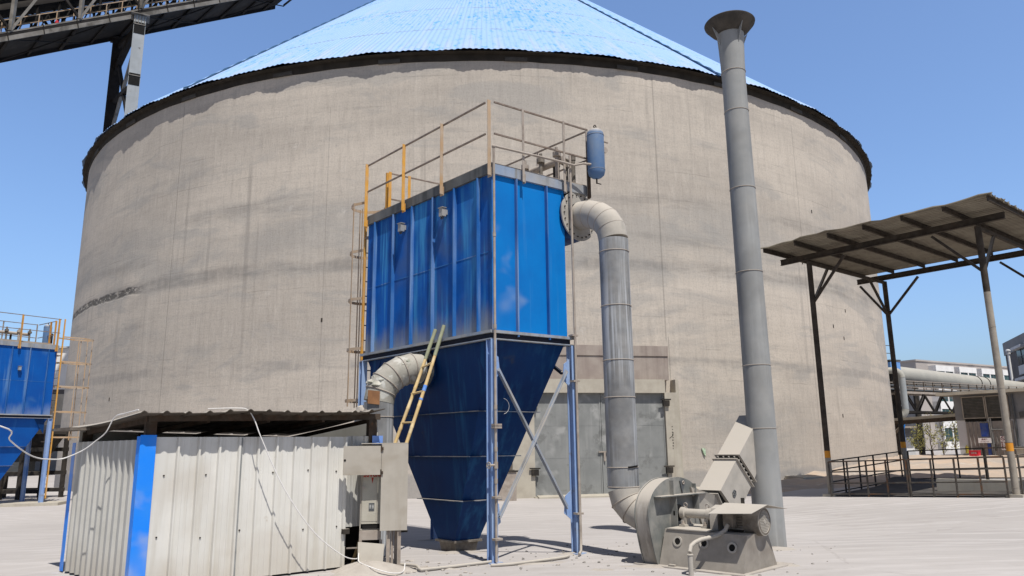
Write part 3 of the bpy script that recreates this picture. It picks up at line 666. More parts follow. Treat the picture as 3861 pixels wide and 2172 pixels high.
M['tank'] = paint('tank_blue_grey', (.075,.15,.30), (.12,.18,.28), 2.5, low=(8.4,6.75,(.30,.285,.26),.9), dust=.9, rough=.55)
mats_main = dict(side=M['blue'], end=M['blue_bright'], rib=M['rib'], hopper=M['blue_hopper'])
mc = collector('tall blue bag dust collector on four legs in front of the silo', (-.332,11.744), (-.664,.748), (.816,.578), 1.0, 0.0, mats_main, True, 'blue dust collectors')
mats_left = dict(side=M['blue_left'], end=M['blue'], rib=M['rib'], hopper=M['blue_left_hopper'])
lc = collector('blue dust collector cut off by the left edge with yellow caged ladder', (-18.97,24.77), (.58,.82), (-.82,.58), .91, gh(-17,27.7), mats_left, False, 'blue dust collectors')
P, nl, nr, U, W = mc['P'], mc['nl'], mc['nr'], mc['U'], mc['W']
# compressed air line of the main collector
m = MB(); o = nr*.13+nl*.02
m.tube([P(-.02,-.02,.03)+o, P(-.02,-.02,3.3)+o, P(-.02,-.02,6.52)+o], .021, 10); m.blob(P(-.02,-.02,6.54)+o, .035, sub=2)
for z in (1.15, 1.62, 2.25, 3.5, 5.0): m.cyl(P(-.02,-.02,z)+o, P(-.02,-.02,z+.07)+o, .028, 10)
m.tube([P(-.02,-.02,6.55)+o, P(-.05,1.35,6.57)+nr*.13, P(-.08,1.62,6.55)+nr*.13, P(-.15,1.78,6.60)+nr*.12, P(-.28,1.93,6.60)+nr*.05], .02, 10)
pipe = part(m, 'air_pipe', M['dusty_steel'], mc['root'])
m = MB(); q = P(-.02,-.02,1.42)+o; m.cyl(q-V3((0,0,.05)), q+V3((0,0,.05)), .034, 10); m.cyl(q, q+nl*.13-W*.02, .018, 8); m.torus(q+nl*.14, .045, .008, nl, 14, 6); m.bar(q+nl*.14-V3((0,0,.045)), q+nl*.14+V3((0,0,.045)), .008); part(m, 'valve', M['dusty_steel'], pipe)
m = MB()
for z in (.95, 1.98, 2.02, .35): m.box(P(-.02,-.02,z)+nr*.13, nr*.10, nl*.14, (0,0,.03))
part(m, 'pipe_clip', M['dusty_steel'], pipe)
m = MB(); q = P(-.02,1.60,0)+nr*.12
m.tube([q+V3((0,0,6.75)), q+V3((0,0,3.4)), q+V3((0,0,.35)), q+nr*.02+V3((0,0,.17))+nl*.02, q+nr*.08+V3((0,0,.06))+nl*.08, q+nr*.16+V3((0,0,.03))+nl*.2], .022, 10)
p2 = part(m, 'air_pipe', M['dusty_steel'], mc['root'])
m = MB()
for z in (.62, 2.75, 3.52): m.box(q+V3((0,0,z))-nr*.04, nr*.11, W*.13, (0,0,.03))
part(m, 'pipe_clip', M['dusty_steel'], p2)
m = MB(); m.torus(P(-.1,.04,2.3)+nr*.12, .12, .0022, nr, 12, 5, 100, 260); part(m, 'loose_wire', M['cable'], mc['root'])

# inlet duct: rises beside the shed and bends into the hopper
def bend(p0, d0_, p1, d1, n):
    """points of a segmented elbow from p0 heading d0 to p1 heading d1"""
    p0, p1, d0_, d1 = V3(p0), V3(p1), V3(d0_).normalized(), V3(d1).normalized(); k = (p1-p0).length*.39
    a, b_ = p0+d0_*k*1.0, p1-d1*k*1.0; out = []
    for i in range(n+1):
        t = i/n; out.append(p0*(1-t)**3+a*3*t*(1-t)**2+b_*3*t*t*(1-t)+p1*t**3)
    return out
fc = P(1.90,.06,3.04)
ind = thing('inlet_duct', 'patched grey elbow duct running from behind the shed into the hopper', 'duct', (-2.27,12.74,0))
vd = V3((-2.27,12.74,0))
m = MB(); m.tube([vd+V3((0,0,0)), vd+V3((0,0,2.45))], .25, 32); pp = part(m, 'riser', M['galv'], ind)
m = MB(); m.torus(vd+V3((0,0,2.2)), .252, .009, (0,0,1), 32, 6); m.torus(vd+V3((0,0,1.2)), .252, .009, (0,0,1), 32, 6); part(m, 'joint_seam', M['dusty_steel'], pp)
el = bend(vd+V3((0,0,2.45)), (0,0,1), fc+nl*.12, -nl+V3((0,0,-.12)), 6)
m = MB(); m.tube(el, .255, 32); elb = part(m, 'elbow', M['crust'], ind, smooth=25)
m = MB()
for i in range(1, 6):
    d = (el[i+1]-el[i-1]).normalized(); m.torus(el[i], .262, .010, d, 32, 6)
part(m, 'joint_seam', M['dusty_steel'], elb)
m = MB(); m.ring(fc+nl*.06, .255, .36, nl, .02, 32); fl = part(m, 'flange', M['plate'], ind)
m = MB()
for i in range(20):
    a = 2*math.pi*i/20; q = fc+nl*.08+(U*math.cos(a)+V3((0,0,math.sin(a))))*.315; m.cyl(q, q+nl*.02, .013, 6)
part(m, 'bolt', M['dark'], fl)
m = MB(); m.tube([fc-nl*.35, fc+nl*.055], .30, 32); part(m, 'spigot', M['blue_hopper'], ind)
m = MB(); random.seed(5)
for i in range(7):      # crumbling lagging on the elbow's back
    c = el[1].lerp(el[5], i/6); d = (el[3]-el[2]).normalized(); up = V3((0,0,1)); up = (up-d*up.dot(d)).normalized()
    for kx in range(4):
        sd = d.cross(up)*(kx-1.5)*.10; m.blob(c+up*(.235-.05*abs(kx-1.5)**1.5)+sd, .085, (1.15,1.15,.6), 2, .016)
part(m, 'lagging', paint('old_lagging', (.36,.37,.31), (.22,.23,.19), 5, blotch=((.48,.47,.42),.8,9,.5,.6), dust=.4), elb)
m = MB(); c = vd+V3((0,0,2.62)); sd = V3((.05,-.99,.1)).normalized(); tt = V3((.99,.05,0))
rg = [c+(V3((math.cos(a), math.sin(a), 0)))*.272+V3((0,0,z)) for z in (0,) for a in ()]
rows = []
for z in (-.02, .2):
    rows.append([vd+V3((math.sin(R(a))*.268, -math.cos(R(a))*.268, 2.42+z-.03*math.sin(R(a)))) for a in range(-32, 22, 9)])
ex_ = [[q+V3((0,-.012,0)) for q in r] for r in rows]
m.loft([rows[0], rows[1], ex_[1], ex_[0], rows[0]], cap=False, closed=False); part(m, 'rust_patch', paint('rust_patch', (.30,.15,.07), (.22,.11,.055), 5), pp)
m = MB(); m.blob(vd+V3((-.27,-.05,2.28)), .16, (.9,.8,.7), 2, .03); m.blob(vd+V3((-.30,.02,2.08)), .15, (.8,.8,1.2), 2, .03); m.blob(vd+V3((-.16,-.16,2.2)), .12, (1,.7,1), 2, .03)
part(m, 'crusted_dust', M['heap'], ind)
m = MB(); m.bar(vd+V3((-.62,.0,1.88)), vd+V3((.0,.0,1.88)), .05, .06); m.bar(vd+V3((-.55,0,1.6)), vd+V3((-.22,0,2.0)), .04, .05); m.bar(vd+V3((-.62,0,1.4)), vd+V3((-.62,0,2.0)), .05); part(m, 'duct_support', M['dark'], ind)

# exhaust duct: from the plenum down to the fan
O = V3((2.053,11.3,0)); fa = V3((.721,-.693,0)); fs = V3((.693,.721,0)); UZ = V3((0,0,1))
def F(a, s, z): return O+fa*a+fs*s+UZ*z
ex0 = V3((1.235,12.785,5.70)); exv = V3((1.73,12.26,0))
exd = thing('exhaust_duct', 'streaked grey vertical duct with an elbow at each end beside the collector', 'duct', exv)
dirn = V3((exv.x-ex0.x, exv.y-ex0.y, 0)).normalized()
top = bend(ex0, dirn, exv+UZ*5.10, -UZ, 5)
m = MB(); m.tube(top, .25, 36); te = part(m, 'elbow', M['duct_dust'], exd, smooth=22)
m = MB()
for i in range(1, 5): m.torus(top[i], .252, .005, top[i+1]-top[i-1], 36, 6)
part(m, 'joint_seam', M['dusty_steel'], te)
m = MB(); m.ring(ex0-dirn*.06, .24, .45, dirn, .025, 40); fl = part(m, 'flange', M['duct_dust'], exd)
m = MB(); sx = dirn.cross(UZ)
for i in range(22):
    a = 2*math.pi*i/22; q = ex0-dirn*.035+(sx*math.cos(a)+UZ*math.sin(a))*.39; m.cyl(q, q+dirn*.02, .014, 6)
part(m, 'bolt', M['dark'], fl)
m = MB(); q0 = ex0-dirn*.07; m.loft([[q0+(sx*math.cos(2*math.pi*i/32)+UZ*math.sin(2*math.pi*i/32))*.43 for i in range(32)], [q0-dirn*.42+(sx*math.cos(2*math.pi*i/32)*.9+UZ*math.sin(2*math.pi*i/32))*.46 for i in range(32)]])
part(m, 'adapter', M['blue_hopper'], exd)
m = MB(); m.tube([exv+UZ*5.10, exv+UZ*1.02], .2475, 40); rs_ = part(m, 'pipe', M['galv'], exd)
for z in (4.88, 3.95, 3.05, 2.45, 1.35, 1.05):
    m = MB(); m.torus(exv+UZ*z, .250, .008, (0,0,1), 40, 6); part(m, 'joint_seam', M['dusty_steel'], rs_)
m = MB(); m.tube([exv+V3((.05,-.255,1.352)), exv+V3((.13,-.23,1.36)), exv+V3((.21,-.15,1.37))], .014, 6); part(m, 'tape', M['black'], rs_)
inl = F(-.24,.52,.60)
low = bend(exv+UZ*1.02, -UZ, inl-fa*.12, fa, 4)
m = MB(); m.tube(low, .25, 36); le = part(m, 'elbow', M['duct_dust'], exd, smooth=12)
m = MB()
for i in range(1, 4): m.torus(low[i], .258, .008, low[i+1]-low[i-1], 36, 6)
part(m, 'joint_seam', M['dusty_steel'], le)
m = MB(); m.tube([inl-fa*.13, inl-fa*.02], [.26,.36], 36); m.ring(inl-fa*.14, .25, .31, fa, .02, 36); part(m, 'inlet_collar', M['fan_rim'], exd)

# ------------------------------------------------------------------ fan
fan = thing('centrifugal_fan', 'dusty grey centrifugal fan and motor on a sloped steel pedestal', 'fan', F(.6,.5,0))
sp = [(0,0), (-.075,.2), (-.139,.414), (-.175,.58), (-.183,.73), (-.14,.88), (-.05,1.0), (.06,1.075), (.2,1.14), (.354,1.18), (.55,1.195), (.72,1.185), (.95,1.13), (1.1,1.05), (1.2,.96), (1.28,.84), (1.30,.68), (1.28,.42), (1.2,.15), (1.1,0)]
def refine(p, n=3):
    out = []
    for i in range(len(p)-1):
        p0, p1, p2, p3 = p[max(i-1,0)], p[i], p[i+1], p[min(i+2,len(p)-1)]
        for k in range(n):
            t = k/n; out.append(tuple(.5*((2*p1[j])+(-p0[j]+p2[j])*t+(2*p0[j]-5*p1[j]+4*p2[j]-p3[j])*t*t+(-p0[j]+3*p1[j]-3*p2[j]+p3[j])*t**3) for j in (0,1)))
    return out+[p[-1]]
spr = [(s, max(z, 0)) for s, z in refine(sp)]
m = MB(); m.prism([F(-.23,s,z) for s, z in spr], fa*.215); part(m, 'scroll_band', M['fan_rim'], fan, smooth=35)
cS, cZ = .55, .52
big = [(cS+(s-cS)*1.0+.0*(s-cS), z) for s, z in spr]
m = MB(); m.prism([F(-.014,cS+(s-cS)*1.022,max(0,cZ+(z-cZ)*1.022)) for s, z in spr], fa*.016); face = part(m, 'side_plate', M['fan'], fan, smooth=35)
m = MB(); m.prism([F(-.245,cS+(s-cS)*1.02,max(0,cZ+(z-cZ)*1.02)) for s, z in spr], fa*.014); part(m, 'side_plate', M['fan'], fan, smooth=35)
def plate(mb, a0, a1, s0, s1, z0, z1): mb.obox(F(a0,s0,z0), fa*(a1-a0), fs*(s1-s0), UZ*(z1-z0))
for (s0, s1, z0, z1, d) in ((-.05,1.25,.945,.96,.13), (.385,.40,.50,.944,.11), (.385,.40,.961,1.17,.07), (1.02,1.035,.72,.944,.11), (1.02,1.035,.961,1.10,.07)):
    m = MB(); plate(m, .002, d, s0, s1, z0, z1); part(m, 'stiffener', M['fan'], face)
m = MB(); m.prism([F(.003,.66,1.15), F(.003,.76,1.17), F(.003,.80,1.12), F(.003,.74,1.03), F(.003,.72,.97), F(.003,.69,1.03)], fa*.02); lug = part(m, 'lifting_lug', M['plate'], face)
m = MB(); m.torus(F(.03,.735,1.125), .022, .008, fa, 14, 6); part(m, 'eye', M['dusty_steel'], lug)
# pedestal
pb = [(.003,0), (1.305,0), (1.285,1.06), (.003,1.06)]
lo_ = [F(a, s, -.02) for a, s in pb]; hi_ = [F(.06,.12,.50), F(1.335,.12,.49), F(1.30,.78,.50), F(.06,.9,.50)]
m = MB(); m.loft([lo_, hi_]); ped = part(m, 'pedestal', M['plinth'], fan, smooth=0)
m = MB(); plate(m, .10, .78, .10, .85, .501, .515); part(m, 'bearing_plate', M['duct_dust'], fan)
fn = (lo_[1]-lo_[0]).cross(hi_[0]-lo_[0]).normalized(); fn = fn if fn.dot(-fs) > 0 else -fn
for a, z in ((.285,.345), (.705,.352), (1.13,.325)):
    q = F(a, .0+.12*z/.5, z)
    m = MB(); m.ring(q-fn*.01, .047, .072, fn, .022, 24); part(m, 'port_ring', M['duct_dust'], ped)
    m = MB(); m.cyl(q-fn*.02, q+fn*.003, .046, 24); part(m, 'port_hole', M['black'], ped)
m = MB(); m.prism([F(-.35,-.12,.0), F(1.36,-.12,0), F(1.42,1.3,0), F(-.35,1.2,0)], UZ*.018); part(m, 'base_slab', M['heap'], fan)
# bearing housing and shaft
z_ = .70; s_ = .50
m = MB(); m.lathe(F(.12,s_,z_), [(.02,0), (.085,0), (.085,.07), (.066,.08), (.066,.42), (.085,.43), (.085,.50), (.02,.50)], 28, fa); bh = part(m, 'bearing_housing', M['cream'], fan)
for a in (.19, .55):
    m = MB(); plate(m, a-.03, a+.03, s_-.06, s_+.06, .516, .64); plate(m, a-.05, a+.05, s_-.13, s_+.13, .516, .545); part(m, 'foot', M['cream'], bh)
    m = MB(); m.torus(F(a,s_,z_+.115), .028, .008, fs, 16, 6); m.cyl(F(a,s_,z_+.07), F(a,s_,z_+.09), .012, 8)
    for ds in (-.1, .1): m.cyl(F(a,s_+ds,.546), F(a,s_+ds,.60), .016, 8); m.cyl(F(a,s_+ds,.546), F(a,s_+ds,.565), .028, 6)
    part(m, 'eye_bolt', M['dusty_steel'], bh)
m = MB(); m.cyl(F(.0,s_,z_), F(.13,s_,z_), .035, 16); m.lathe(F(.05,s_,z_), [(.03,0), (.12,0), (.12,.025), (.03,.025)], 24, fa); m.cyl(F(.62,s_,z_), F(.9,s_,z_), .03, 16); part(m, 'shaft', M['black'], fan)
m = MB(); m.lathe(F(.64,s_,z_), [(.03,0), (.11,0), (.11,.09), (.03,.09)], 24, fa); part(m, 'coupling', M['duct_dust'], fan)
m = MB(); pr = [(.32,.50), (.32,.70), (.38,.80), (.5,.84), (.62,.80), (.68,.70), (.68,.50)]
m.prism([F(.68,s,z) for s, z in pr], fa*.12); part(m, 'coupling_guard', M['plinth'], fan)
# motor
mz, ms = .645, .52
m = MB(); m.lathe(F(.86,ms,mz), [(.05,0), (.14,0), (.165,.02), (.165,.34), (.05,.34)], 32, fa); mot = part(m, 'motor', M['motor'], fan)
m = MB()
for i in range(30):
    a = 2*math.pi*i/30; d = fs*math.cos(a)+UZ*math.sin(a); t = fa.cross(d)
    m.obox(F(.87,ms,mz)+d*.163-t*.004, fa*.31, d*.028, t*.008)
part(m, 'cooling_fin', M['motor'], mot)
m = MB(); m.lathe(F(1.17,ms,mz), [(.17,0), (.19,.0), (.19,.21), (.178,.235), (.15,.24), (.15,.235), (.17,.2)], 36, fa); cw = part(m, 'fan_cowl', M['motor'], mot)
m = MB(); m.cyl(F(1.385,ms,mz), F(1.39,ms,mz), .149, 36); part(m, 'cowl_back', M['black'], cw)
m = MB()
for i in range(-7, 8):
    h_ = math.sqrt(max(0, .15**2-(i*.02)**2)); m.bar(F(1.40,ms+i*.02,mz-h_), F(1.40,ms+i*.02,mz+h_), .008, .006); m.bar(F(1.402,ms-h_,mz+i*.02), F(1.402,ms+h_,mz+i*.02), .006, .008)
m.ring(F(1.393,ms,mz), .145, .185, fa, .012, 36); m.cyl(F(1.40,ms,mz), F(1.41,ms,mz), .03, 16); part(m, 'cowl_grille', M['duct_dust'], cw)
m = MB(); plate(m, .92, 1.15, ms-.16, ms+.16, .503, .53); part(m, 'motor_foot', M['dark'], mot)
m = MB(); plate(m, .93, 1.08, .24, .345, .57, .76); part(m, 'terminal_box', M['motor'], mot)
# folded weather sheet over the motor
m = MB(); A = [F(.90,-.10,.764), F(1.53,-.10,.795), F(1.47,.50,.868), F(.83,.50,.868)]; B_ = [F(.83,.50,.868), F(1.47,.50,.868), F(1.60,.84,.80), F(.94,.82,.80)]
m.prism(A, UZ*.006); m.prism(B_, UZ*.006); ws = part(m, 'weather_sheet', M['duct_dust'], fan, smooth=0)
m = MB(); m.bar(F(1.1,.52,.86), F(1.1,.52,.95), .012, .05); part(m, 'sheet_strap', M['dark'], ws)
m = MB(); m.bar(F(.85,.46,.50), F(.85,.46,.862), .03); part(m, 'sheet_stay', M['plinth'], ws)
m = MB(); cp = bend(F(1.0,.24,.60), -UZ, F(.62,-.30,.40), V3((-.6,-.5,-.15)), 12); cp = [F(1.0,.24,.60), F(.985,.18,.53), F(.93,.08,.475), F(.87,-.02,.45), F(.80,-.16,.43), F(.77,-.27,.40), F(.76,-.36,.36), F(.775,-.42,.29)]
fine = []
for i in range(len(cp)-1):
    for k in range(6): fine.append(cp[i].lerp(cp[i+1], k/6))
fine.append(cp[-1]); m.tube(fine, [.026+.004*(i % 2) for i in range(len(fine))], 12); part(m, 'conduit', M['duct_dust'], fan)
m = MB(); m.cyl(F(.785,-.43,0), F(.785,-.43,.27), .034, 16); m.torus(F(.785,-.43,.26), .036, .008, (0,0,1), 16, 6); part(m, 'stub_pipe', M['duct_dust'], fan)
m = MB(); m.bar(F(.2,-.04,.03), F(.3,-.04,.03), .05, .03); part(m, 'scrap', M['plinth'], fan)
# outlet stub of the scroll with its sloped flange
ax1 = V3((0, .60, .46)); 
def SZ(a, s, z): return F(a, s, z)
m = MB(); m.loft([[SZ(-.2,.95,1.05), SZ(.03,.95,1.05), SZ(.03,1.25,.42), SZ(-.2,1.25,.42)], [SZ(-.2,1.34,.90), SZ(.19,1.38,.91), SZ(.19,1.62,.60), SZ(-.2,1.62,.60)]])
part(m, 'outlet', M['duct_dust'], fan, smooth=0)

# connecting duct from fan to stack
cd = thing('connecting_duct', 'square dusty duct climbing from the fan into the tall stack', 'duct', F(0,2.2,0))
def qbox(mb, pts, a0, a1): mb.prism([F(a0, s, z) for s, z in pts], fa*(a1-a0))
def qflange(mb, p0, p1, dr, a0, a1, w=.045, th=.014):
    """rectangular flange frame in the plane through p0-p1 across the duct"""
    (s0, z0), (s1, z1) = p0, p1; n = V3((0, dr[0], dr[1])); 
    ux, uz = s1-s0, z1-z0; ln = math.hypot(ux, uz); ux, uz = ux/ln, uz/ln
    q = lambda a, t, o: F(a, s0+ux*t+dr[0]*o, z0+uz*t+dr[1]*o)
    outer = [q(a0-w,-w,0), q(a1+w,-w,0), q(a1+w,ln+w,0), q(a0-w,ln+w,0)]
    mb.prism(outer, fs*dr[0]*th+UZ*dr[1]*th)
    return q, ln
dr = (.80, .60)
A_, B2, C2, D2 = (1.55,.975), (2.13,1.43), (2.60,1.0), (2.05,.565)
m = MB(); qbox(m, [A_, B2, C2, D2], -.2, .2); lb = part(m, 'lower_box', M['duct_dust'], cd, smooth=0)
m = MB(); qflange(m, (1.40,.895), (1.66,.53), (.70,.50), -.2, .2); part(m, 'flange', M['duct_dust'], cd, smooth=0)
m = MB(); q, ln = qflange(m, (1.545,.968), (2.04,.56), (-.01,-.008), -.2, .2, .02, 1)
part(m, 'flange', M['duct_dust'], cd, smooth=0)
m = MB(); qbox(m, [(1.42,.90), (1.535,.955), (2.0,.57), (1.72,.50)], -.17, .17); m2 = part(m, 'flexible_sleeve', M['black'], cd, smooth=0)
m = MB(); qbox(m, [(2.14,1.435), (2.22,1.49), (2.70,1.08), (2.61,1.01)], -.19, .19); fj = part(m, 'flexible_sleeve', M['black'], cd, smooth=0)
m = MB()
for i in range(6):
    t = (i+.5)/6; s, z = 2.18+.475*t, 1.462-.415*t; m.cyl(F(.185,s,z), F(.21,s,z), .013, 8)
for i in range(4):
    a = -.15+.1*i; m.cyl(F(a,2.175,1.465), F(a,2.165,1.49), .012, 8)
part(m, 'bolt', M['duct_dust'], fj)
m = MB(); qflange(m, (2.13,1.43), (2.60,1.0), (.008,.007), -.2, .2, .035, 1); qflange(m, (2.215,1.495), (2.70,1.075), (.008,.007), -.2, .2, .035, 1); part(m, 'flange', M['duct_dust'], cd, smooth=0)
m = MB(); qbox(m, [(2.23,1.50), (3.12,2.19), (3.12,1.50), (2.71,1.09)], -.2, .2); ub = part(m, 'upper_box', M['duct_dust'], cd, smooth=0)
m = MB(); qc = F(.202,1.98,.90); ev = fs*.80+UZ*.60; ew = -fs*.60+UZ*.80
hx = [qc+ev*.065*math.cos(R(60*i))*1.0+ew*.065*math.sin(R(60*i))*.8 for i in range(6)]
for i in range(6): m.bar(hx[i], hx[(i+1) % 6], .012, .016, fa)
m.bar(qc-ev*.035, qc+ev*.035, .01, .03, fa); m.bar(qc-ew*.03, qc+ew*.03, .01, .016, fa)
part(m, 'cast_emblem', M['plate'], lb)

# ------------------------------------------------------------------ stack
SX = V3((4.34,13.34,0)); zg = gh(SX.x, SX.y)
stk = thing('exhaust_stack', 'tall grey steel exhaust stack with a flared rim', 'stack', SX+UZ*zg)
hv = V3((.0,.0,1))
m = MB(); rings = []; n = 48
for r, z in ((.262,zg), (.252,1.2), (.242,2.6), (.235,4.5), (.228,6.5), (.222,8.3), (.222,8.6), (.229,8.95), (.246,9.35), (.262,9.58), (.25,9.58), (.235,9.35), (.2,8.6)): rings.append([SX+V3((r*math.sin(2*math.pi*i/n), -r*math.cos(2*math.pi*i/n), z)) for i in range(n)])
m.loft(rings, cap=False); sp_ = part(m, 'pipe', M['stack'], stk)
for z, r in ((1.95,.248), (3.05,.243), (4.75,.238), (6.35,.232), (7.9,.226), (8.72,.228)):
    m = MB(); m.torus(SX+UZ*z, r, .007, (0,0,1), 40, 6); part(m, 'joint_seam', M['dusty_steel'], sp_)
m = MB(); rim = []
for r, z in ((.263,9.52), (.36,9.60), (.475,9.74), (.483,9.77), (.465,9.79), (.35,9.66), (.27,9.59), (.263,9.52)): rim.append([SX+V3((r*math.sin(2*math.pi*i/n), -r*math.cos(2*math.pi*i/n), z)) for i in range(n)])
m.loft(rim, cap=False); part(m, 'flared_rim', M['rim_shade'], stk)
m = MB()
for a in (20, 110, 200, 290):
    d = V3((math.sin(R(a)), -math.cos(R(a)), 0)); m.prism([SX+d*.24+UZ*9.25, SX+d*.40+UZ*9.63, SX+d*.27+UZ*9.51], V3((d.y,-d.x,0))*.012)
part(m, 'gusset', M['stack'], stk)
m = MB(); d = V3((.75,.66,0)).normalized(); m.obox(SX+d*.235+V3((-.006,0,1.2)), V3((.012,0,0)), d*.015, UZ*7); part(m, 'weld_seam', M['stack'], sp_)

# ------------------------------------------------------------------ shed
def corrugated(p0, d, length, zb, zt, n, pitch=.26, rw=.045, rh=.028, th=.006, x0=0.0, mid=True):
    """ribbed sheet as a closed thin solid; d along, n outward"""
    prof = [(0, 0)]; x = x0 if x0 > .001 else pitch*.5
    while x+rw*1.6 < length:
        prof += [(x, 0), (x+rw*.35, rh), (x+rw, rh), (x+rw*1.35, 0)]
        if mid:
            for q in (.36, .64): prof += [(x+pitch*q, 0), (x+pitch*q+.006, .004), (x+pitch*q+.014, .004), (x+pitch*q+.02, 0)]
        x += pitch
    prof = [q for q in prof if q[0] < length]+[(length, 0)]
    p0, d, n = V3(p0), V3(d), V3(n); mb = MB()
    ring = [p0+d*a+n*b for a, b in prof]+[p0+d*a+n*(b-th) for a, b in reversed(prof)]
    mb.loft([[q+UZ*zb for q in ring], [q+UZ*zt for q in ring]])
    return mb
F0 = V3((-4.65,9.57,0)); ed = V3((.773,.635,0)).normalized(); en = V3((.635,-.773,0)).normalized(); bd = V3((-.718,.696,0)).normalized(); bn_ = V3((-.696,-.718,0)).normalized()
ZT = 1.862
shed = thing('metal_shed', 'white ribbed metal shed with blue corner strips and a loose lean-to roof', 'shed', F0+ed*1.5+bd*1.3)
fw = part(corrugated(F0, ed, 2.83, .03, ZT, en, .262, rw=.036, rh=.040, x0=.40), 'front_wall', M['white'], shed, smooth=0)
m = MB(); random.seed(11)
for z in (1.38, .62):
    for i in range(6): q = F0+ed*(.28+i*.48+random.uniform(-.04,.04))+UZ*(z+random.uniform(-.03,.03)); m.cyl(q-en*.005, q+en*.012, .011, 8)
part(m, 'screw', M['dark'], fw)
m = MB(); q = F0+ed*1.21+en*.03; m.obox(q+UZ*.05, ed*.035, en*.008, UZ*1.80); part(m, 'lap_strip', M['galv_door'], fw)
part(corrugated(F0+ed*2.83+en*-.03, ed, .56, .57, ZT+.01, en, .20, x0=.06), 'end_panel', M['white_side'], shed, smooth=0)
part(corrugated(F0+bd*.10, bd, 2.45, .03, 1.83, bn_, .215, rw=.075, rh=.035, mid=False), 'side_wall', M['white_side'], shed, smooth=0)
bp = F0+bd*2.63
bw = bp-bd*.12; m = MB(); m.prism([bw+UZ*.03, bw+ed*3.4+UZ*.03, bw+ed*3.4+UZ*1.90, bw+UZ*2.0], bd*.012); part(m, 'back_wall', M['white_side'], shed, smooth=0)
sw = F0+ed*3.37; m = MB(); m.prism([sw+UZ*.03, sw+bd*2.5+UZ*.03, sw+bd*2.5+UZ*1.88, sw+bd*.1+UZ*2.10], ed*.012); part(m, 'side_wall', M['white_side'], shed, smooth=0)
def lstrip(c, a, b, wa, wb, z0, z1):
    mm = MB(); mm.obox(c+V3(a)*0+UZ*z0, V3(a)*wa, V3(b)*-.006 if False else en*.006, UZ*(z1-z0)); return mm
m = MB(); m.obox(F0+en*.043-ed*.046+UZ*.02, ed*.19, en*.006, UZ*(ZT+.005)); m.obox(F0+bn_*.038+en*.034+UZ*.02, bd*.115, bn_*.006, UZ*(ZT-.01)); part(m, 'corner_strip', M['trim_blue'], shed, smooth=0)
m = MB(); q = F0+bd*2.50+bn_*.038; m.obox(q+UZ*.02, bd*.14, bn_*.006, UZ*1.80); part(m, 'corner_strip', M['trim_blue'], shed, smooth=0)
m = MB(); q = F0+ed*3.22+en*.012; m.obox(q+UZ*1.40, ed*.18, en*.006, UZ*(ZT-1.385)); part(m, 'corner_strip', M['trim_blue'], shed, smooth=0)
for (q, zz) in ((F0+ed*.10+bd*.08, 2.12), (F0+ed*3.25+bd*.06, 2.17), (F0+bd*2.5+ed*.1, 1.97), (F0+bd*2.5+ed*3.25, 1.86)):
    m = MB(); m.box(q+UZ*zz/2, ed*.13, en*.09, UZ*zz); part(m, 'post', M['rusty'], shed)
m = MB(); m.bar(F0+ed*.05+bd*.02+UZ*2.10, F0+ed*3.36+bd*.02+UZ*2.165, .05, .09); part(m, 'eave_beam', M['rusty'], shed)
m = MB(); m.bar(F0+ed*.10+bd*.1+UZ*2.08, F0+bd*2.6+ed*.1+UZ*1.97, .05, .08); part(m, 'eave_beam', M['rusty'], shed)
for i in (1, 2, 3, 4):
    m = MB(); q = F0+ed*(3.3*i/4); m.bar(q+bd*.1+UZ*(2.07+.05*i/4), q+bd*2.6+UZ*(1.94-.07*i/4), .04, .06); part(m, 'rafter', M['rusty'], shed)
m = MB(); q = F0+bd*1.9+ed*-.05; m.obox(q+UZ*1.99, bd*.85, -ed*.25, UZ*.04); part(m, 'timber_scrap', M['wood'], shed)
m = MB(); m.obox(F0+ed*2.80-en*.36+UZ*.02, ed*.56, en*.02, UZ*.9); part(m, 'gap_shade_board', M['black'], shed)  # added black sheet stands in for shade inside the opening
# bilinear warped roof sheet
_k = lambda p: V3((p[0]*.98, p[1]*.98, 1.7+(p[2]-1.7)*.98))
c00, c10, c11, c01 = _k((-4.66,9.47,2.165)), _k((-1.99,11.68,2.245)), V3((-4.05,13.62,1.93)), V3((-6.66,11.40,2.035))
m = MB(); NU, NV = 156, 12; tops = []; random.seed(2)
wob = [random.uniform(-1,1) for _ in range(60)]
for j in range(NV+1):
    row = []
    for i in range(NU+1):
        u, v = i/NU, j/NV; p = c00*(1-u)*(1-v)+c10*u*(1-v)+c11*u*v+c01*(1-u)*v
        ph = (i % 12); rib = (.0,.018,.028,.018,0,0,0,0,0,0,0,0)[ph]
        sag = -.010*math.sin(math.pi*u*3+1.0)*(1-v)-.03*math.sin(math.pi*v)+.007*wob[i//12]*(1-v)+(.035*max(0,(u-.93)/.07) if v < .2 else 0)
        dx = .025*wob[20+i//12] if j == 0 else 0
        row.append(p+UZ*(rib+sag)+en*dx)
    tops.append(row)
A1 = [[m.bm.verts.new(p) for p in r] for r in tops]; A2 = [[m.bm.verts.new(p-UZ*.010) for p in r] for r in tops]
for j in range(NV):
    for i in range(NU): m.face([A1[j][i], A1[j][i+1], A1[j+1][i+1], A1[j+1][i]]); m.face([A2[j+1][i], A2[j+1][i+1], A2[j][i+1], A2[j][i]])
for i in range(NU): m.face([A1[0][i+1], A1[0][i], A2[0][i], A2[0][i+1]]); m.face([A1[NV][i], A1[NV][i+1], A2[NV][i+1], A2[NV][i]])
for j in range(NV): m.face([A1[j][0], A1[j+1][0], A2[j+1][0], A2[j][0]]); m.face([A1[j+1][NU], A1[j][NU], A2[j][NU], A2[j+1][NU]])
part(m, 'roof', M['roof_sheet'], shed, smooth=30, fix=False)

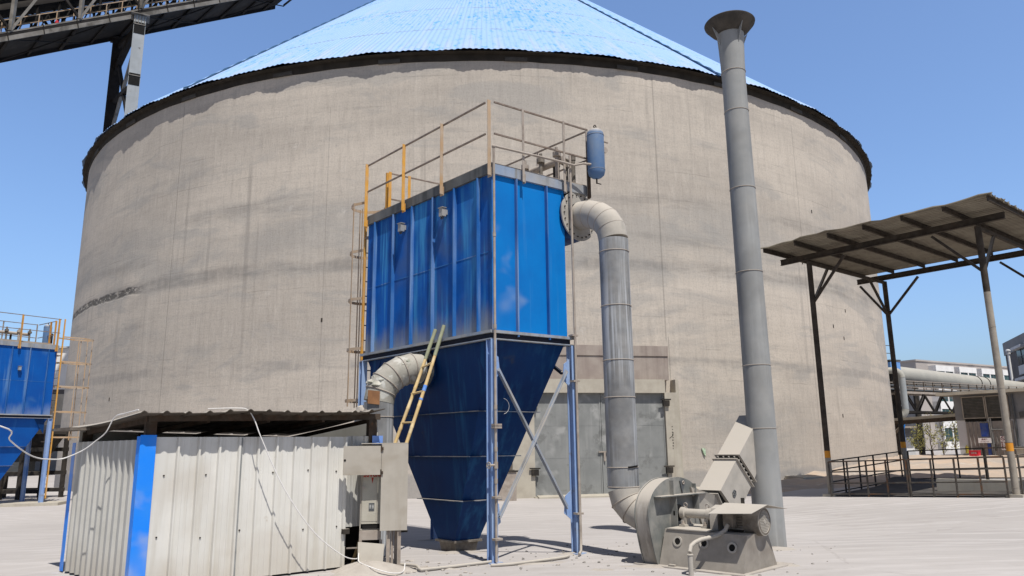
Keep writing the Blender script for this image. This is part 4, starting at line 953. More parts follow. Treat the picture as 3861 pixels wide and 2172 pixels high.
# ------------------------------------------------------------------ switch cabinet
CA = V3((-1.935,11.18,0)); cx = V3((.988,.156,0)).normalized(); cn = V3((.156,-.988,0)).normalized()
def Cb(u, o, z): return CA+cx*u+cn*o+UZ*z
cab = thing('switch_cabinet', 'dusty cream outdoor switch cabinet on steel legs at the end of the white shed', 'cabinet', Cb(.1,-.2,0))
def cbx(mb, u0, u1, o0, o1, z0, z1): return mb.obox(Cb(u0,o0,z0), cx*(u1-u0), cn*(o1-o0), UZ*(z1-z0))
m = MB(); cbx(m, -.29,.385,-.42,-.40,.55,1.75); cbx(m, -.29,-.275,-.40,-.17,.55,1.75); cbx(m, .37,.385,-.40,-.012,.55,1.75); cbx(m, -.29,.385,-.42,.0,1.752,1.765); cbx(m, -.29,.385,-.40,-.17,.535,.548)
part(m, 'housing', M['cream'], cab)
m = MB(); cbx(m, .004,.388,-.01,.012,.535,1.75); cbx(m, .004,.02,-.03,-.011,.54,1.74); pl = part(m, 'front_panel', M['cream'], cab)
fu = V3((-1.0,.03,0)); fdir = V3((-.985,-.175,0)).normalized(); fn_ = V3((.175,-.985,0)).normalized()
m = MB(); q = Cb(0,.02,1.315); m.obox(q, fdir*.54, fn_*.018, UZ*.41); flp = part(m, 'open_door', M['cream'], cab)
m = MB(); q = q+fdir*.515+fn_*.018+UZ*.21; m.cyl(q-fn_*.004, q+fn_*.006, .016, 14); part(m, 'keyhole', M['black'], flp)
m = MB()
for z in (1.345, 1.685): cbx(m, -.03,.03,.012,.035,z-.02,z+.02); m.cyl(Cb(.0,.04,z-.045), Cb(.0,.04,z+.045), .010, 8); m.bar(Cb(-.05,.03,z+.03), Cb(.03,.03,z-.02), .012)
part(m, 'hinge', M['rusty'], cab)
m = MB(); cbx(m, -.27,.0,-.168,-.15,.62,1.74); idr = part(m, 'inner_door', M['cab_in'], cab)
m = MB(); cbx(m, -.262,-.008,-.149,-.146,.655,.662); cbx(m, -.262,-.256,-.149,-.146,.655,1.74); cbx(m, -.055,-.045,-.149,-.136,.66,1.74); part(m, 'door_edge', M['cream'], idr)
m = MB(); m.cyl(Cb(-.245,-.15,1.13), Cb(-.245,-.09,1.13), .014, 12); m.cyl(Cb(-.245,-.092,1.13), Cb(-.245,-.085,1.13), .022, 12); part(m, 'knob', M['dusty_steel'], idr)
m = MB(); cbx(m, -.165,-.085,-.1495,-.145,.80,.91); npl = part(m, 'name_plate', M['plate'], idr)
m = MB()
for k2 in (.838, .857, .876):
    cbx(m, -.155,-.13,-.1449,-.1440,k2,k2+.008); cbx(m, -.118,-.093,-.1449,-.1440,k2,k2+.008)
part(m, 'plate_lines', M['white_ink'], npl)
text_obj('20V0A0', .085, Cb(-.115,-.149,1.305), cx*1, UZ, M['red_ink'], idr, 'painted_marking', .002)
m = MB(); m.prism([Cb(-.135,-.148,1.27), Cb(-.105,-.148,1.27), Cb(-.122,-.148,1.185)], cn*.002); part(m, 'paint_drip', M['red_ink'], idr)
m = MB(); cbx(m, -.25,-.01,-.20,-.16,.552,.618); part(m, 'bottom_slot', M['black'], cab)
m = MB(); cbx(m, -.29,.02,-.16,-.12,.40,.53); cbx(m, -.29,-.25,-.14,-.11,.30,.40); cbx(m, .0,.04,-.14,-.11,.02,.40); part(m, 'base_frame', M['dusty_steel'], cab)
m = MB(); cbx(m, -.25,.0,-.22,-.20,.32,.41); part(m, 'cable_gap', M['black'], cab)
m = MB(); m.prism([Cb(-.30,-.06,.385), Cb(.07,-.06,.345), Cb(.05,.05,-.03), Cb(-.29,.05,-.02)], cn*.012); part(m, 'loose_plate', M['cream'], cab)
for (u, o, w) in ((.10,-.05,.05), (.165,-.10,.035), (.255,-.03,.05), (.21,-.34,.05), (-.27,-.36,.05)):
    m = MB(); cbx(m, u,u+w,o-.05,o,-.03,.535); cbx(m, u,u+.012,o-.0,o+.03,-.03,.535); part(m, 'leg', M['dusty_steel'], cab)
m = MB(); cbx(m, .30,.40,-.06,-.03,.50,.532); part(m, 'bracket', M['dark'], cab)
m = MB(); m.box(F0+ed*2.80+en*.06+UZ*.52, ed*.10, en*.06, UZ*.07); part(m, 'wall_clip', M['dark'], cab); m = MB(); m.bar(F0+ed*2.85+en*.02+UZ*.28, Cb(-.3,-.1,.30), .02, .02); part(m, 'tie_bar', M['dusty_steel'], cab)
# heap of spilled dust at the cabinet foot
m = MB(); n = 36; rows = []
for j in range(9):
    f = 1-j/8; row = []
    for i in range(n):
        a = 2*math.pi*i/n; rr_ = (1+.18*math.sin(a*3+1)+.1*math.sin(a*7))*f
        row.append(V3((-2.05+.62*rr_*math.cos(a), 10.98+.52*rr_*math.sin(a), .17*(1-f*f)**1.3-.02+(random.uniform(-.008,.008) if j else 0))))
    rows.append(row)
m.loft(rows); o = build(m, 'dust_heap', M['heap'], smooth=60); tag(o, 'low heap of spilled grey dust at the foot of the cabinet', 'dust heap', kind='stuff')
m = MB(); random.seed(21)
for i in range(90):
    a = random.uniform(0,6.28); r_ = abs(random.gauss(0,1))*.9; x, y = -1.6+r_*1.2*math.cos(a), 11.2+r_*.6*math.sin(a)
    s_ = random.uniform(.008,.03); m.blob((x, y, gh(x,y)+s_*.3), s_, (1.3,1,.6), 1, s_*.2)
o = build(m, 'crumbs', M['heap'], smooth=0); tag(o, 'scattered crumbs of dust and grit on the yard by the cabinet', 'grit', kind='stuff')

m = MB(); random.seed(31)
def drift(c, rx, ry, h, rot=0):
    n = 22; rows = []; ph = random.uniform(0,6)
    for j in range(6):
        f_ = 1-j/5; row = []
        for i in range(n):
            a = 2*math.pi*i/n; k_ = (1+.22*math.sin(a*2+ph)+.13*math.sin(a*5+ph*2))*f_
            x, y = rx*k_*math.cos(a), ry*k_*math.sin(a); X, Y = c[0]+x*math.cos(rot)-y*math.sin(rot), c[1]+x*math.sin(rot)+y*math.cos(rot)
            row.append(V3((X, Y, gh(X,Y)-.006+h*(1-f_*f_)**1.2+(random.uniform(-.004,.004) if j else 0))))
        rows.append(row)
    m.loft(rows)
for c, rx, ry, h in (((-.36,11.72),.22,.16,.03), ((.94,12.66),.24,.15,.03), ((4.3,13.0),.42,.22,.04), ((4.0,13.3),.25,.3,.03), ((2.0,11.2),.5,.14,.03), ((3.0,10.36),.35,.10,.025), ((3.75,11.3),.25,.3,.035), ((-.9,13.0),.45,.2,.03), ((-1.2,11.3),.5,.12,.025), ((.3,11.6),.6,.08,.02), ((-1.62,15.5),.3,.25,.03), ((1.2,11.0),.3,.12,.012), ((-2.2,11.7),.4,.2,.03)): drift(c, rx, ry, h, random.uniform(-.4,.4))
o = build(m, 'dust_drift', M['heap'], smooth=60); tag(o, 'low drifts of grey dust gathered round the feet of the machinery', 'dust', kind='stuff')
m = MB()
for i in range(170):
    c = random.choice([(-.4,11.7),(.9,12.6),(4.2,13.0),(2.6,10.9),(3.6,11.3),(-1,13),(-1.5,11.2),(.4,11.5),(1.2,12.3),(2,14)])
    x, y = c[0]+random.gauss(0,.55), c[1]+random.gauss(0,.35)
    s_ = random.choice([.006,.008,.010,.012,.02]); m.blob((x, y, gh(x,y)+s_*.35), s_, (1.3,1,.7), 1, s_*.25)
o = build(m, 'gravel', M['grit'], smooth=0); tag(o, 'scattered small grey stones over the concrete yard', 'stones', kind='stuff')
# ------------------------------------------------------------------ bamboo ladder
bl = thing('bamboo_ladder', 'short bamboo ladder leaning on the collector behind the cabinet', 'ladder', (-2.3,11.7,0))
random.seed(4)
r1 = (V3((-2.44,11.83,0)), V3((-1.33,12.70,3.66))); r2 = (V3((-2.17,11.55,0)), V3((-1.165,12.52,3.70)))
for a, b2 in (r1, r2):
    m = MB(); pts, rs = [], []; n = 11
    for i in range(n):
        for q, rr_ in ((0,.034), (.04,.030), (.5,.029), (.94,.030)):
            t = (i+q)/n; p = a.lerp(b2, t); w = .012*math.sin(t*5+a.x); pts.append(p+V3((w,w*.6,0))); rs.append(rr_*(1.05-.12*t))
    m.tube(pts, rs, 12); rl = part(m, 'rail', M['bamboo'], bl)
    m = MB(); m.tube([a.lerp(b2, t)+V3((.012*math.sin(t*5+a.x), .0072*math.sin(t*5+a.x), 0)) for t in (.86, .92, .97, 1.002)], [.031, .033, .031, .034], 12); part(m, 'green_tip', M['bamboo_green'], rl)
for t0, t1 in ((.70,.725), (.66,.668)):
    m = MB(); m.tube([r2[0].lerp(r2[1], t)+V3((.012*math.sin(t*5+r2[0].x), .0072*math.sin(t*5+r2[0].x), 0)) for t in (t0, t1)], .0335, 12); part(m, 'paint_smear', M['blue_smear'], rl)
for t in (.06, .19, .32, .445, .57, .70, .82):
    m = MB(); a, b2 = r1[0].lerp(r1[1], t), r2[0].lerp(r2[1], t+random.uniform(-.008,.008)); m.cyl(a+(a-b2)*.08, b2+(b2-a)*.08, .018, 10); part(m, 'rung', M['bamboo'], bl)

# ------------------------------------------------------------------ cables and ground pipes
def spline(pts, k=6):
    pts = [V3(p) for p in pts]; out = []
    for i in range(len(pts)-1):
        p0, p1, p2, p3 = pts[max(i-1,0)], pts[i], pts[i+1], pts[min(i+2,len(pts)-1)]
        for j in range(k):
            t = j/k; out.append(.5*((2*p1)+(p2-p0)*t+(2*p0-5*p1+4*p2-p3)*t*t+(3*p1-p0-3*p2+p3)*t**3))
    return out+[pts[-1]]
m = MB(); m.tube(spline([(-8.3,7.3,2.7),(-7.0,8.2,2.25),(-5.90,8.73,1.99),(-6.00,9.07,1.84),(-6.01,9.41,1.69),(-6.01,9.67,1.62),(-5.97,9.88,1.60),(-5.89,10.03,1.61),(-5.67,10.06,1.71),(-5.50,10.04,1.83),(-5.34,9.97,1.94),(-5.22,9.92,2.13),(-4.95,9.66,2.165),(-4.62,9.32,2.19)]), .008, 8)
tag(build(m, 'white_cable', M['cable']), 'white cable sagging from the left edge up to the shed roof corner', 'cable')
m = MB(); m.tube(spline([(-4.1,10.15,2.235),(-3.73,10.17,2.24),(-3.60,10.24,2.22),(-3.50,10.24,2.09),(-3.39,10.27,1.82),(-3.12,10.44,1.19),(-2.77,10.70,.60),(-2.43,11.00,.24),(-2.25,11.17,.16),(-2.215,11.13,.24),(-2.20,11.05,.20),(-2.17,10.95,.15),(-2.05,10.78,.13),(-1.86,10.70,.08),(-1.68,10.68,.04),(-1.57,10.78,.025),(-1.545,10.95,.03),(-1.55,11.08,.10)]), .0075, 8)
tag(build(m, 'white_cable', M['cable']), 'white cable draped across the shed front down to the cabinet foot', 'cable')
m = MB(); m.tube(spline([(-1.72,11.5,.03),(-1.42,11.23,.05),(-1.32,10.98,.035),(-1.22,11.02,.03),(-.68,11.44,.025),(-.32,11.68,.03)]), .022, 10)
tag(build(m, 'ground_pipe', M['duct_dust']), 'dust covered pipe lying on the yard from cabinet to the near blue leg', 'pipe')
m = MB(); m.tube(spline([(-.35,11.36,.02),(-.02,11.46,.025),(.67,11.95,.03),(.83,12.16,.03)]), .022, 10)
tag(build(m, 'ground_pipe', M['duct_dust']), 'dust covered pipe on the yard between the two front blue legs', 'pipe')

# ------------------------------------------------------------------ canopy
P1, w1, w2 = V3((10.15,24.83,0)), V3((.629,-.778,0)).normalized(), V3((.778,.629,0)).normalized()
LA, LB = 5.23, 5.44
can = thing('steel_canopy', 'rusty brown flat canopy of corrugated sheet on tall tubular posts', 'canopy', P1+w1*2.6+w2*2.7)
def cp_(a, b, z): return P1+w1*a+w2*b+UZ*z
for (a, b) in ((0,0), (LA,0), (0,LB), (LA,LB)):
    q = cp_(a, b, 0); z0 = gh(q.x, q.y); m = MB()
    q.z = z0; m.cyl(q+UZ*1.42, q+UZ*(7.74-z0), .088, 20); ps = part(m, 'post', M['canopy'], can)
    m = MB(); m.cyl(q, q+UZ*1.20, .089, 20); m.torus(q+UZ*.25, .09, .006, (0,0,1), 20, 6); part(m, 'lower_post', M['post_low'], ps)
    m = MB(); m.cyl(q+UZ*1.20, q+UZ*1.42, .091, 20); part(m, 'painted_band', M['orange'], ps)
    m = MB(); m.box(q+UZ*.0, w1*.40, w2*.36, UZ*.14); part(m, 'footing', M['conc'], ps)
    if b == 0 and a > 0:
        m = MB(); m.cyl(q+UZ*1.43, q+UZ*5.6, .0885, 20); m.torus(q+UZ*2.9, .09, .006, (0,0,1), 20, 6); m.torus(q+UZ*4.6, .09, .006, (0,0,1), 20, 6); part(m, 'lower_post', M['post_low'], ps)
    for (da, db) in ((1.25 if a == 0 else -1.25, 0), (0, 1.25 if b == 0 else -1.25)) + (((-.95,0),) if a == 0 and b > 0 else ()):
        m = MB(); m.bar(q+UZ*(6.28-z0*.5), cp_(a+da, b+db, 7.72), .075, .075); part(m, 'brace', M['canopy'], can)
for b in (0, LB):
    m = MB(); z0 = 7.76
    z0 = 7.80; m.obox(cp_(-1.05,b-.05,z0), w1*7.0, w2*.10, UZ*.016); m.obox(cp_(-1.05,b-.05,z0+.184), w1*7.0, w2*.10, UZ*.016); m.obox(cp_(-1.05,b-.008,z0+.016), w1*7.0, w2*.016, UZ*.168)
    part(m, 'main_beam', M['canopy'], can)
for a in (0, LA):
    m = MB(); m.bar(cp_(a,0,7.70), cp_(a,LB,7.70), .09, .10); part(m, 'tie_beam', M['canopy'], can)
for i in range(7):
    a = -.88+6.86*i/6; m = MB(); z0 = 8.04
    m.obox(cp_(a,-1.33,z0), w1*.012, w2*7.1, UZ*.155); m.obox(cp_(a+.012,-1.33,z0), w1*.05, w2*7.1, UZ*.012); m.obox(cp_(a+.012,-1.33,z0+.143), w1*.05, w2*7.1, UZ*.012)
    part(m, 'purlin', M['canopy'], can)
m = MB(); NU, NV = 24, 240; random.seed(8); jg = [[random.uniform(-1,1) for _ in range(70)] for _ in range(4)]
rows = []
for j in range(NV+1):
    b = -1.37+7.25*j/NV; row = []; ph = j % 6; cz = (0,0,.0,.0,.055,.055)[ph]
    for i in range(NU+1):
        a = -.98+7.05*i/NU
        e1 = .05*jg[0][j//6 % 40] if i in (0,) else (.05*jg[1][j//6 % 40] if i == NU else 0)
        dz = .035*math.sin(a*1.1+.4)*max(0, (-.7-b)/.7)+ (.03*jg[2][i] if j < 6 else 0)
        if j < 4 and i in (8, 9, 13, 14): dz += .04
        row.append(cp_(a+e1, b+(.05*jg[3][i] if j == 0 else 0), 8.205+cz+dz))
    rows.append(row)
A1 = [[m.bm.verts.new(p) for p in r] for r in rows]; A2 = [[m.bm.verts.new(p+UZ*.006) for p in r] for r in rows]
for j in range(NV):
    for i in range(NU): m.face([A1[j][i], A1[j+1][i], A1[j+1][i+1], A1[j][i+1]]); m.face([A2[j][i], A2[j][i+1], A2[j+1][i+1], A2[j+1][i]])
for i in range(NU): m.face([A1[0][i], A1[0][i+1], A2[0][i+1], A2[0][i]]); m.face([A1[NV][i+1], A1[NV][i], A2[NV][i], A2[NV][i+1]])
for j in range(NV): m.face([A1[j+1][0], A1[j][0], A2[j][0], A2[j+1][0]]); m.face([A1[j][NU], A1[j+1][NU], A2[j+1][NU], A2[j][NU]])
part(m, 'roof_sheet', M['canopy_sheet'], can, smooth=0, fix=False)

# railing panels round the pit below the canopy
def rail_panel(a, b, n, label, hgt=1.02, mat=None):
    a, b = V3(a), V3(b); a.z, b.z = gh(a.x, a.y)+.06, gh(b.x, b.y)+.06
    r = thing('railing_panel', label, 'railing', a.lerp(b, .5), 'railing panels round the pit')
    d = (b-a).normalized()
    for i in range(n+1):
        q = a.lerp(b, i/n); m = MB(); m.bar(q-UZ*.08, q+UZ*hgt, .042, .042, d); part(m, 'upright', mat or M['fence'], r)
    for z in (hgt, hgt*.69, hgt*.35, .03):
        m = MB(); m.bar(a+UZ*z, b+UZ*z, .035, .038); part(m, 'rail', mat or M['fence'], r)
    return r
q0, q1 = cp_(.12,-.22,0), cp_(LA-.12,-.22,0); qm = q0.lerp(q1, .49)
rail_panel(q0, qm-w1*.03, 4, 'grey rusty railing panel beside the left front canopy post')
rail_panel(qm+w1*.03, q1, 4, 'grey rusty railing panel beside the post with the bright orange band')
rail_panel(cp_(-.12,.15,0), cp_(-.12,LB-.1,0), 5, 'dark railing panel running back from left front post to the rear post', mat=M['dark'])
rail_panel(cp_(.1,LB+.05,0), cp_(LA*.5,LB+.05,0), 3, 'dark railing panel at the rear of the pit right of the rear post', mat=M['dark'])
rail_panel(cp_(LA*.5+.05,LB+.05,0), cp_(LA,LB+.05,0), 3, 'rusty railing panel at the rear of the pit in front of the booth', mat=M['fence'])
rail_panel(cp_(LA+.12,.1,0), cp_(LA+.12,LB-.1,0), 4, 'grey railing panel at the right edge beyond the banded post')
m = MB()
for (a0, a1, b0, b1, hh) in ((LA*.50,LA-.1,1.5,1.7,.34),):
    q = cp_((a0+a1)/2,(b0+b1)/2,0); m.obox(cp_(a0,b0,gh(q.x,q.y)-.1), w1*(a1-a0), w2*(b1-b0), UZ*(hh+.1))
structure(m, 'pit_kerb', M['conc'])
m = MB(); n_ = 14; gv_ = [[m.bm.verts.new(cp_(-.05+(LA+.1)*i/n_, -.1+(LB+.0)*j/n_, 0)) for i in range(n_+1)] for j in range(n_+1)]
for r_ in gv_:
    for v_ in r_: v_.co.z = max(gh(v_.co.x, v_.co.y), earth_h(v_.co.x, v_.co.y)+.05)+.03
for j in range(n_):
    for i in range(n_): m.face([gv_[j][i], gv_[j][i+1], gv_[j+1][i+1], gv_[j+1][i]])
structure(m, 'pit_shade_sheet', M['pit'])  # dark sheet laid over the ground in place of a shaded pit

# ------------------------------------------------------------------ conveyor gallery and its trestle
GN = V3((-27.78,50.91,33.95)); GA = V3((.694,.720,0)); GC = V3((-.720,.694,0)); GS = .655
def gp(t, w, h): return GN+GA*t+GC*w+UZ*(GS*t+h)
gal = thing('conveyor_gallery', 'inclined open steel conveyor gallery crossing the top left corner', 'conveyor', gp(0,2.2,0))
T0, T1, GWD = -15.8, 13.0, 4.5
def gbar(w, h0, h1, wd, name, mat, t0=T0, t1=T1):
    m = MB(); m.prism([gp(t0,w,h0), gp(t1,w,h0), gp(t1,w,h1), gp(t0,w,h1)], GC*wd); return part(m, name, mat, gal)
gbar(-.04,-.28,.06,.10,'lower_chord', M['gallery']); gbar(-.02,.062,.30,.06,'chord_web', M['gallery_dark']); gbar(-.04,.302,.42,.12,'chord_flange', M['gallery'])
gbar(GWD-.06,-.28,.42,.12,'lower_chord', M['gallery_dark'])
m = MB(); m.prism([gp(T0,.06,.02), gp(T1,.06,.02), gp(T1,GWD-.07,.02), gp(T0,GWD-.07,.02)], UZ*.06); part(m, 'floor', M['gallery_dark'], gal)
node = 3.95; ts = [k*node for k in range(-4, 4)]
for i, t in enumerate(ts):
    m = MB(); m.bar(gp(t,.08,-.12), gp(t,GWD-.08,-.12), .18, .2); part(m, 'cross_beam', M['gallery_dark'], gal)
    m = MB(); m.bar(gp(t+node/2,.08,-.10), gp(t+node/2,GWD-.08,-.10), .12, .14); part(m, 'cross_beam', M['gallery_dark'], gal)
    if i % 2 == 0:
        m = MB(); m.bar(gp(t,.08,-.2), gp(t+node*1.5,GWD-.08,-.2), .08, .08); part(m, 'wind_brace', M['gallery_dark'], gal)
        m = MB(); m.bar(gp(t+node*1.5,.08,-.24), gp(t,GWD-.08,-.24), .08, .08); part(m, 'wind_brace', M['gallery_dark'], gal)
    m = MB(); m.bar(gp(t,.02,.42), gp(t,.02,3.9), .26, .22); part(m, 'truss_post', M['gallery'], gal)
    m = MB(); m.bar(gp(t,-.0,.45), gp(t+node*.5,-.0,3.9), .16, .16); part(m, 'truss_diagonal', M['gallery'], gal)
    m = MB(); m.bar(gp(t,.06,.45), gp(t-node*.5,.06,3.9), .16, .16); part(m, 'truss_diagonal', M['gallery_dark'], gal)
    m = MB(); m.bar(gp(t,GWD,.3), gp(t,GWD,3.9), .22, .2); part(m, 'truss_post', M['gallery_dark'], gal)
    m = MB(); m.bar(gp(t,GWD,.3), gp(t+node*.5,GWD,3.9), .16, .16); m.bar(gp(t+node,GWD,.3), gp(t+node*.5,GWD,3.9), .16, .16); part(m, 'truss_diagonal', M['gallery_dark'], gal)
    for k2 in (0, .5):
        m = MB(); m.bar(gp(t+node*k2-.05,-.07,-.3), gp(t+node*k2-.35,-.07,1.1), .05, .05); part(m, 'side_strap', M['gallery_dark'], gal)
gbar(-.06,3.9,4.2,.25,'upper_chord', M['gallery']); gbar(GWD-.1,3.9,4.2,.2,'upper_chord', M['gallery_dark'])
t = T0+.3
while t < T1:
    m = MB(); m.bar(gp(t,.35,.08), gp(t,.35,1.45), .055, .055); part(m, 'rail_post', M['yellow_dust'], gal); t += 1.02
gbar(.33,1.42,1.48,.05,'handrail', M['yellow_dust']); gbar(.33,.88,.92,.04,'handrail', M['yellow_dust'])
# belt: table, idlers, dark cover
m = MB(); m.prism([gp(T0,1.7,1.95), gp(T1,1.7,1.95), gp(T1,3.2,1.95), gp(T0,3.2,1.95)], UZ*.14); part(m, 'belt_table', M['gallery_dark'], gal)
m = MB(); rr_ = []
for tt in (T0, T1):
    rr_.append([gp(tt,2.45+.85*math.cos(R(180*i/12)),2.75+.75*math.sin(R(180*i/12))) for i in range(13)])
m.loft(rr_); part(m, 'belt_cover', M['gallery_dark'], gal)
t = T0+.5; i = 0
while t < T1:
    m = MB(); m.bar(gp(t,1.75,.08), gp(t,1.75,2.7), .12, .12); m.bar(gp(t,3.1,.08), gp(t,3.1,2.7), .12, .12)
    m.bar(gp(t,1.75,.1), gp(t+.65,1.75,1.9), .08, .08)
    if i % 2: m.bar(gp(t+.65,1.75,1.95), gp(t+1.3,1.75,.2), .07, .07)
    m.bar(gp(t,1.6,1.3), gp(t,3.3,1.3), .14, .14); part(m, 'belt_trestle', M['gallery_dark'], gal); t += 1.3; i += 1
gbar(1.62,1.42,1.52,.1,'return_belt', M['gallery_dark']); gbar(4.1,3.2,3.28,.06,'handrail', M['gallery_dark']); gbar(4.1,2.6,2.67,.05,'handrail', M['gallery_dark'])
m = MB(); m.prism([gp(T0,1.6,4.4), gp(T1,1.6,4.4), gp(T1,4.4,4.4), gp(T0,4.4,4.4)], UZ*.2); part(m, 'upper_floor', M['gallery_dark'], gal)
m = MB(); q = gp(-5.25,.30,.08); m.cyl(q, q+UZ*.55, .12, 14); m.cyl(q+UZ*.55, q+UZ*.66, .05, 10); part(m, 'extinguisher', M['red'], gal)

tw = thing('gallery_trestle', 'tall two-legged steel trestle carrying the conveyor gallery behind the silo', 'trestle', (-29.4,52.5,-.2))
def hcol(c, top, mat, wdt=.80):
    c = V3(c); m = MB(); L_ = top+.2; z = UZ*(top-.2)/2
    fl_ = V3((.88,.47,0)); wb = V3((-.47,.88,0))
    m.box(c+wb*-.36+UZ*(top-.2)/2, fl_*wdt, wb*.04, UZ*L_); m.box(c+wb*.36+UZ*(top-.2)/2, fl_*wdt, wb*.04, UZ*L_); m.box(c+UZ*(top-.2)/2, fl_*.04, wb*.68, UZ*L_)
    for s_ in (-1, 1): m.box(c+fl_*s_*(wdt/2-.02)+wb*-.31+UZ*(top-.2)/2, fl_*.04, wb*.06, UZ*L_)
    return m, fl_, wb
m, fl_, wb = hcol((-27.78,50.91,0), 33.6, None); cn1 = part(m, 'column', M['tower'], tw)
for z in (32.55, 28.4, 22.0):
    m = MB(); m.box(V3((-27.78,50.91,z))-wb*.385, fl_*.74, wb*.02, UZ*.95); sp2 = part(m, 'splice_plate', M['black'], cn1)  # black puts the shadow of the splice boxes into the plate colour
    m = MB(); m.box(V3((-27.78,50.91,z+.3))-wb*.40, fl_*.80, wb*.05, UZ*.06); part(m, 'plate_edge', M['gallery'], cn1)
m = MB(); m.box(V3((-27.78,50.91,33.64)), fl_*1.25, wb*1.2, UZ*.06)
for s_ in (-.3, -.1, .1, .3): m.box(V3((-27.78,50.91,33.25))+fl_*s_-wb*.40, fl_*.04, wb*.06, UZ*.7)
part(m, 'bearing_plate', M['gallery'], cn1)
m, fl_, wb = hcol((-31.03,54.04,0), 33.6, None); cn2 = part(m, 'column', M['gallery_dark'], tw)
m = MB(); m.box(V3((-31.03,54.04,33.6)), fl_*1.2, wb*1.1, UZ*.12); part(m, 'bearing_plate', M['gallery_dark'], cn2)
a, b2 = V3((-27.78,50.91,0)), V3((-31.03,54.04,0))
for z0, z1 in ((24.6,32.4), (16.5,24.4)):
    for (p, q, mt) in ((a+UZ*z0, b2+UZ*z1, M['gallery_dark']), (b2+UZ*z0, a+UZ*z1, M['gallery'])):
        m = MB(); m.bar(p, q, .22, .22); part(m, 'cross_brace', mt, tw)
for z in (24.5, 28.2, 32.9, 16.4):
    m = MB(); m.bar(a+UZ*z, b2+UZ*z, .3, .35); part(m, 'tie_beam', M['gallery_dark'], tw)
m = MB(); m.bar(a+UZ*33.4+GC*.3, b2+UZ*31.0-GC*.2, .35, .5); part(m, 'knee_brace', M['gallery_dark'], tw)

# ------------------------------------------------------------------ right background
def boxwall(name, o, d, L_, n, th, z0, z1, mat, parent):
    m = MB(); m.obox(V3(o)+UZ*z0, V3(d)*L_, V3(n)*th, UZ*(z1-z0)); return part(m, name, mat, parent)
# covered conveyor tube
tc = V3((.80,.60,-.010)).normalized()
ta = V3((26.6,57.1,6.95))
tube = thing('conveyor_tube', 'fat pale grey tube running from the silo to the right edge', 'conveyor', (38,65.7,0))
m = MB(); m.cyl(ta, ta+tc*48, .72, 32); part(m, 'shell', M['tube'], tube)
for d in (19.2, 21.0):
    m = MB(); m.torus(ta+tc*d, .725, .05, tc, 32, 6); part(m, 'joint_band', M['black'], tube)
m = MB(); m.torus(ta+tc*23.3, .722, .02, tc, 32, 6, 160, 300); part(m, 'joint_band', M['plate'], tube)
for d in (8, 22, 36, 46):
    q = ta+tc*d; m = MB(); m.bar(V3((q.x,q.y,-.2)), q-UZ*.6, .3, .3); part(m, 'support', M['dark'], tube)
tr = thing('walkway_truss', 'black lattice walkway truss with handrail below the grey tube', 'walkway', (35,61.5,0))
ra, rd = V3((27.6,56.9,0)), V3((.868,.497,0)); rn = V3((.497,-.868,0))
def tp(t, w, z): return ra+rd*t+rn*w+UZ*z
for w in (0, 1.3):
    for z, mt in ((5.28,'dusty_steel'), (3.85,'gallery_dark')):
        m = MB(); m.bar(tp(0,w,z), tp(19,w,z), .14, .16); part(m, 'chord', M[mt], tr)
    for i in range(8):
        m = MB(); t0 = i*2.3; m.bar(tp(t0,w,3.85), tp(t0+1.15,w,5.2), .10, .10); m.bar(tp(t0+1.15,w,5.2), tp(t0+2.3,w,3.85), .10, .10); part(m, 'lattice', M['gallery_dark'], tr)
    for z in (6.15, 5.7):
        m = MB(); m.bar(tp(0,w,z), tp(19,w,z), .05, .05); part(m, 'handrail', M['dusty_steel'], tr)
    for i in range(16):
        m = MB(); m.bar(tp(i*1.2,w,5.3), tp(i*1.2,w,6.15), .05, .05); part(m, 'rail_post', M['rusty'], tr)
m = MB(); m.obox(tp(0,.05,5.37), rd*19, rn*1.2, UZ*.04); part(m, 'deck', M['gallery_dark'], tr)
for z in (5.55, 5.85): 
    m = MB(); m.cyl(tp(0,.5,z), tp(19,.5,z), .08, 10); part(m, 'service_pipe', M['plate'], tr)
for t in (1.0, 17):
    m = MB(); m.bar(tp(t,.6,-.2), tp(t,.6,3.8), .3, .3); part(m, 'column', M['gallery_dark'], tr)
# vertical pipe with elbows by the silo wall
vp = thing('down_pipe', 'pale grey down pipe with two elbows close to the right silo wall', 'pipe', (28.05,54.2,0))
q = V3((28.05,54.2,0)); bk = V3((-.9,.43,0)).normalized()
m = MB(); m.tube([q+UZ*3.95, q+UZ*6.2], .22, 20); pb_ = part(m, 'pipe', M['pipe_grey'], vp)
m = MB(); m.tube(bend(q+UZ*6.2, UZ, q+bk*.6+UZ*6.75, bk, 5)+[q+bk*2.2+UZ*6.75], .23, 20); part(m, 'elbow', M['tube'], pb_)
m = MB(); m.tube(bend(q+UZ*3.95, -UZ, q+bk*.5+UZ*3.45, bk, 5), .23, 20); part(m, 'elbow', M['tube'], pb_)
m = MB(); c = q+bk*.35+UZ*3.25; m.lathe(c-UZ*.5, [(.12,-.2),(.2,0),(.2,.3),(.1,.35)], 16); m.cyl(q+bk*.35+UZ*-.2, c-UZ*.6, .12, 10); part(m, 'blue_valve', M['blue_bright'], vp)
bh_ = thing('vent_hopper', 'small light blue vent box with a guard rail beside the silo wall', 'vent', (29.2,57.9,0))
m = MB(); m.box((29.2,57.9,7.30), (.9,.3,0), (-.3,.9,0), (0,0,.75)); part(m, 'box', paint('light_blue_box', (.16,.33,.66), (.13,.28,.6), 2), bh_)
m = MB(); m.bar((29.2,57.9,-.2), (29.2,57.9,6.9), .3); part(m, 'column', M['dark'], bh_)
m = MB()
for (dx, dy) in ((-.45,-.15), (.45,.15)): m.bar((29.2+dx,57.9+dy,7.7), (29.2+dx,57.9+dy,9.0), .05)
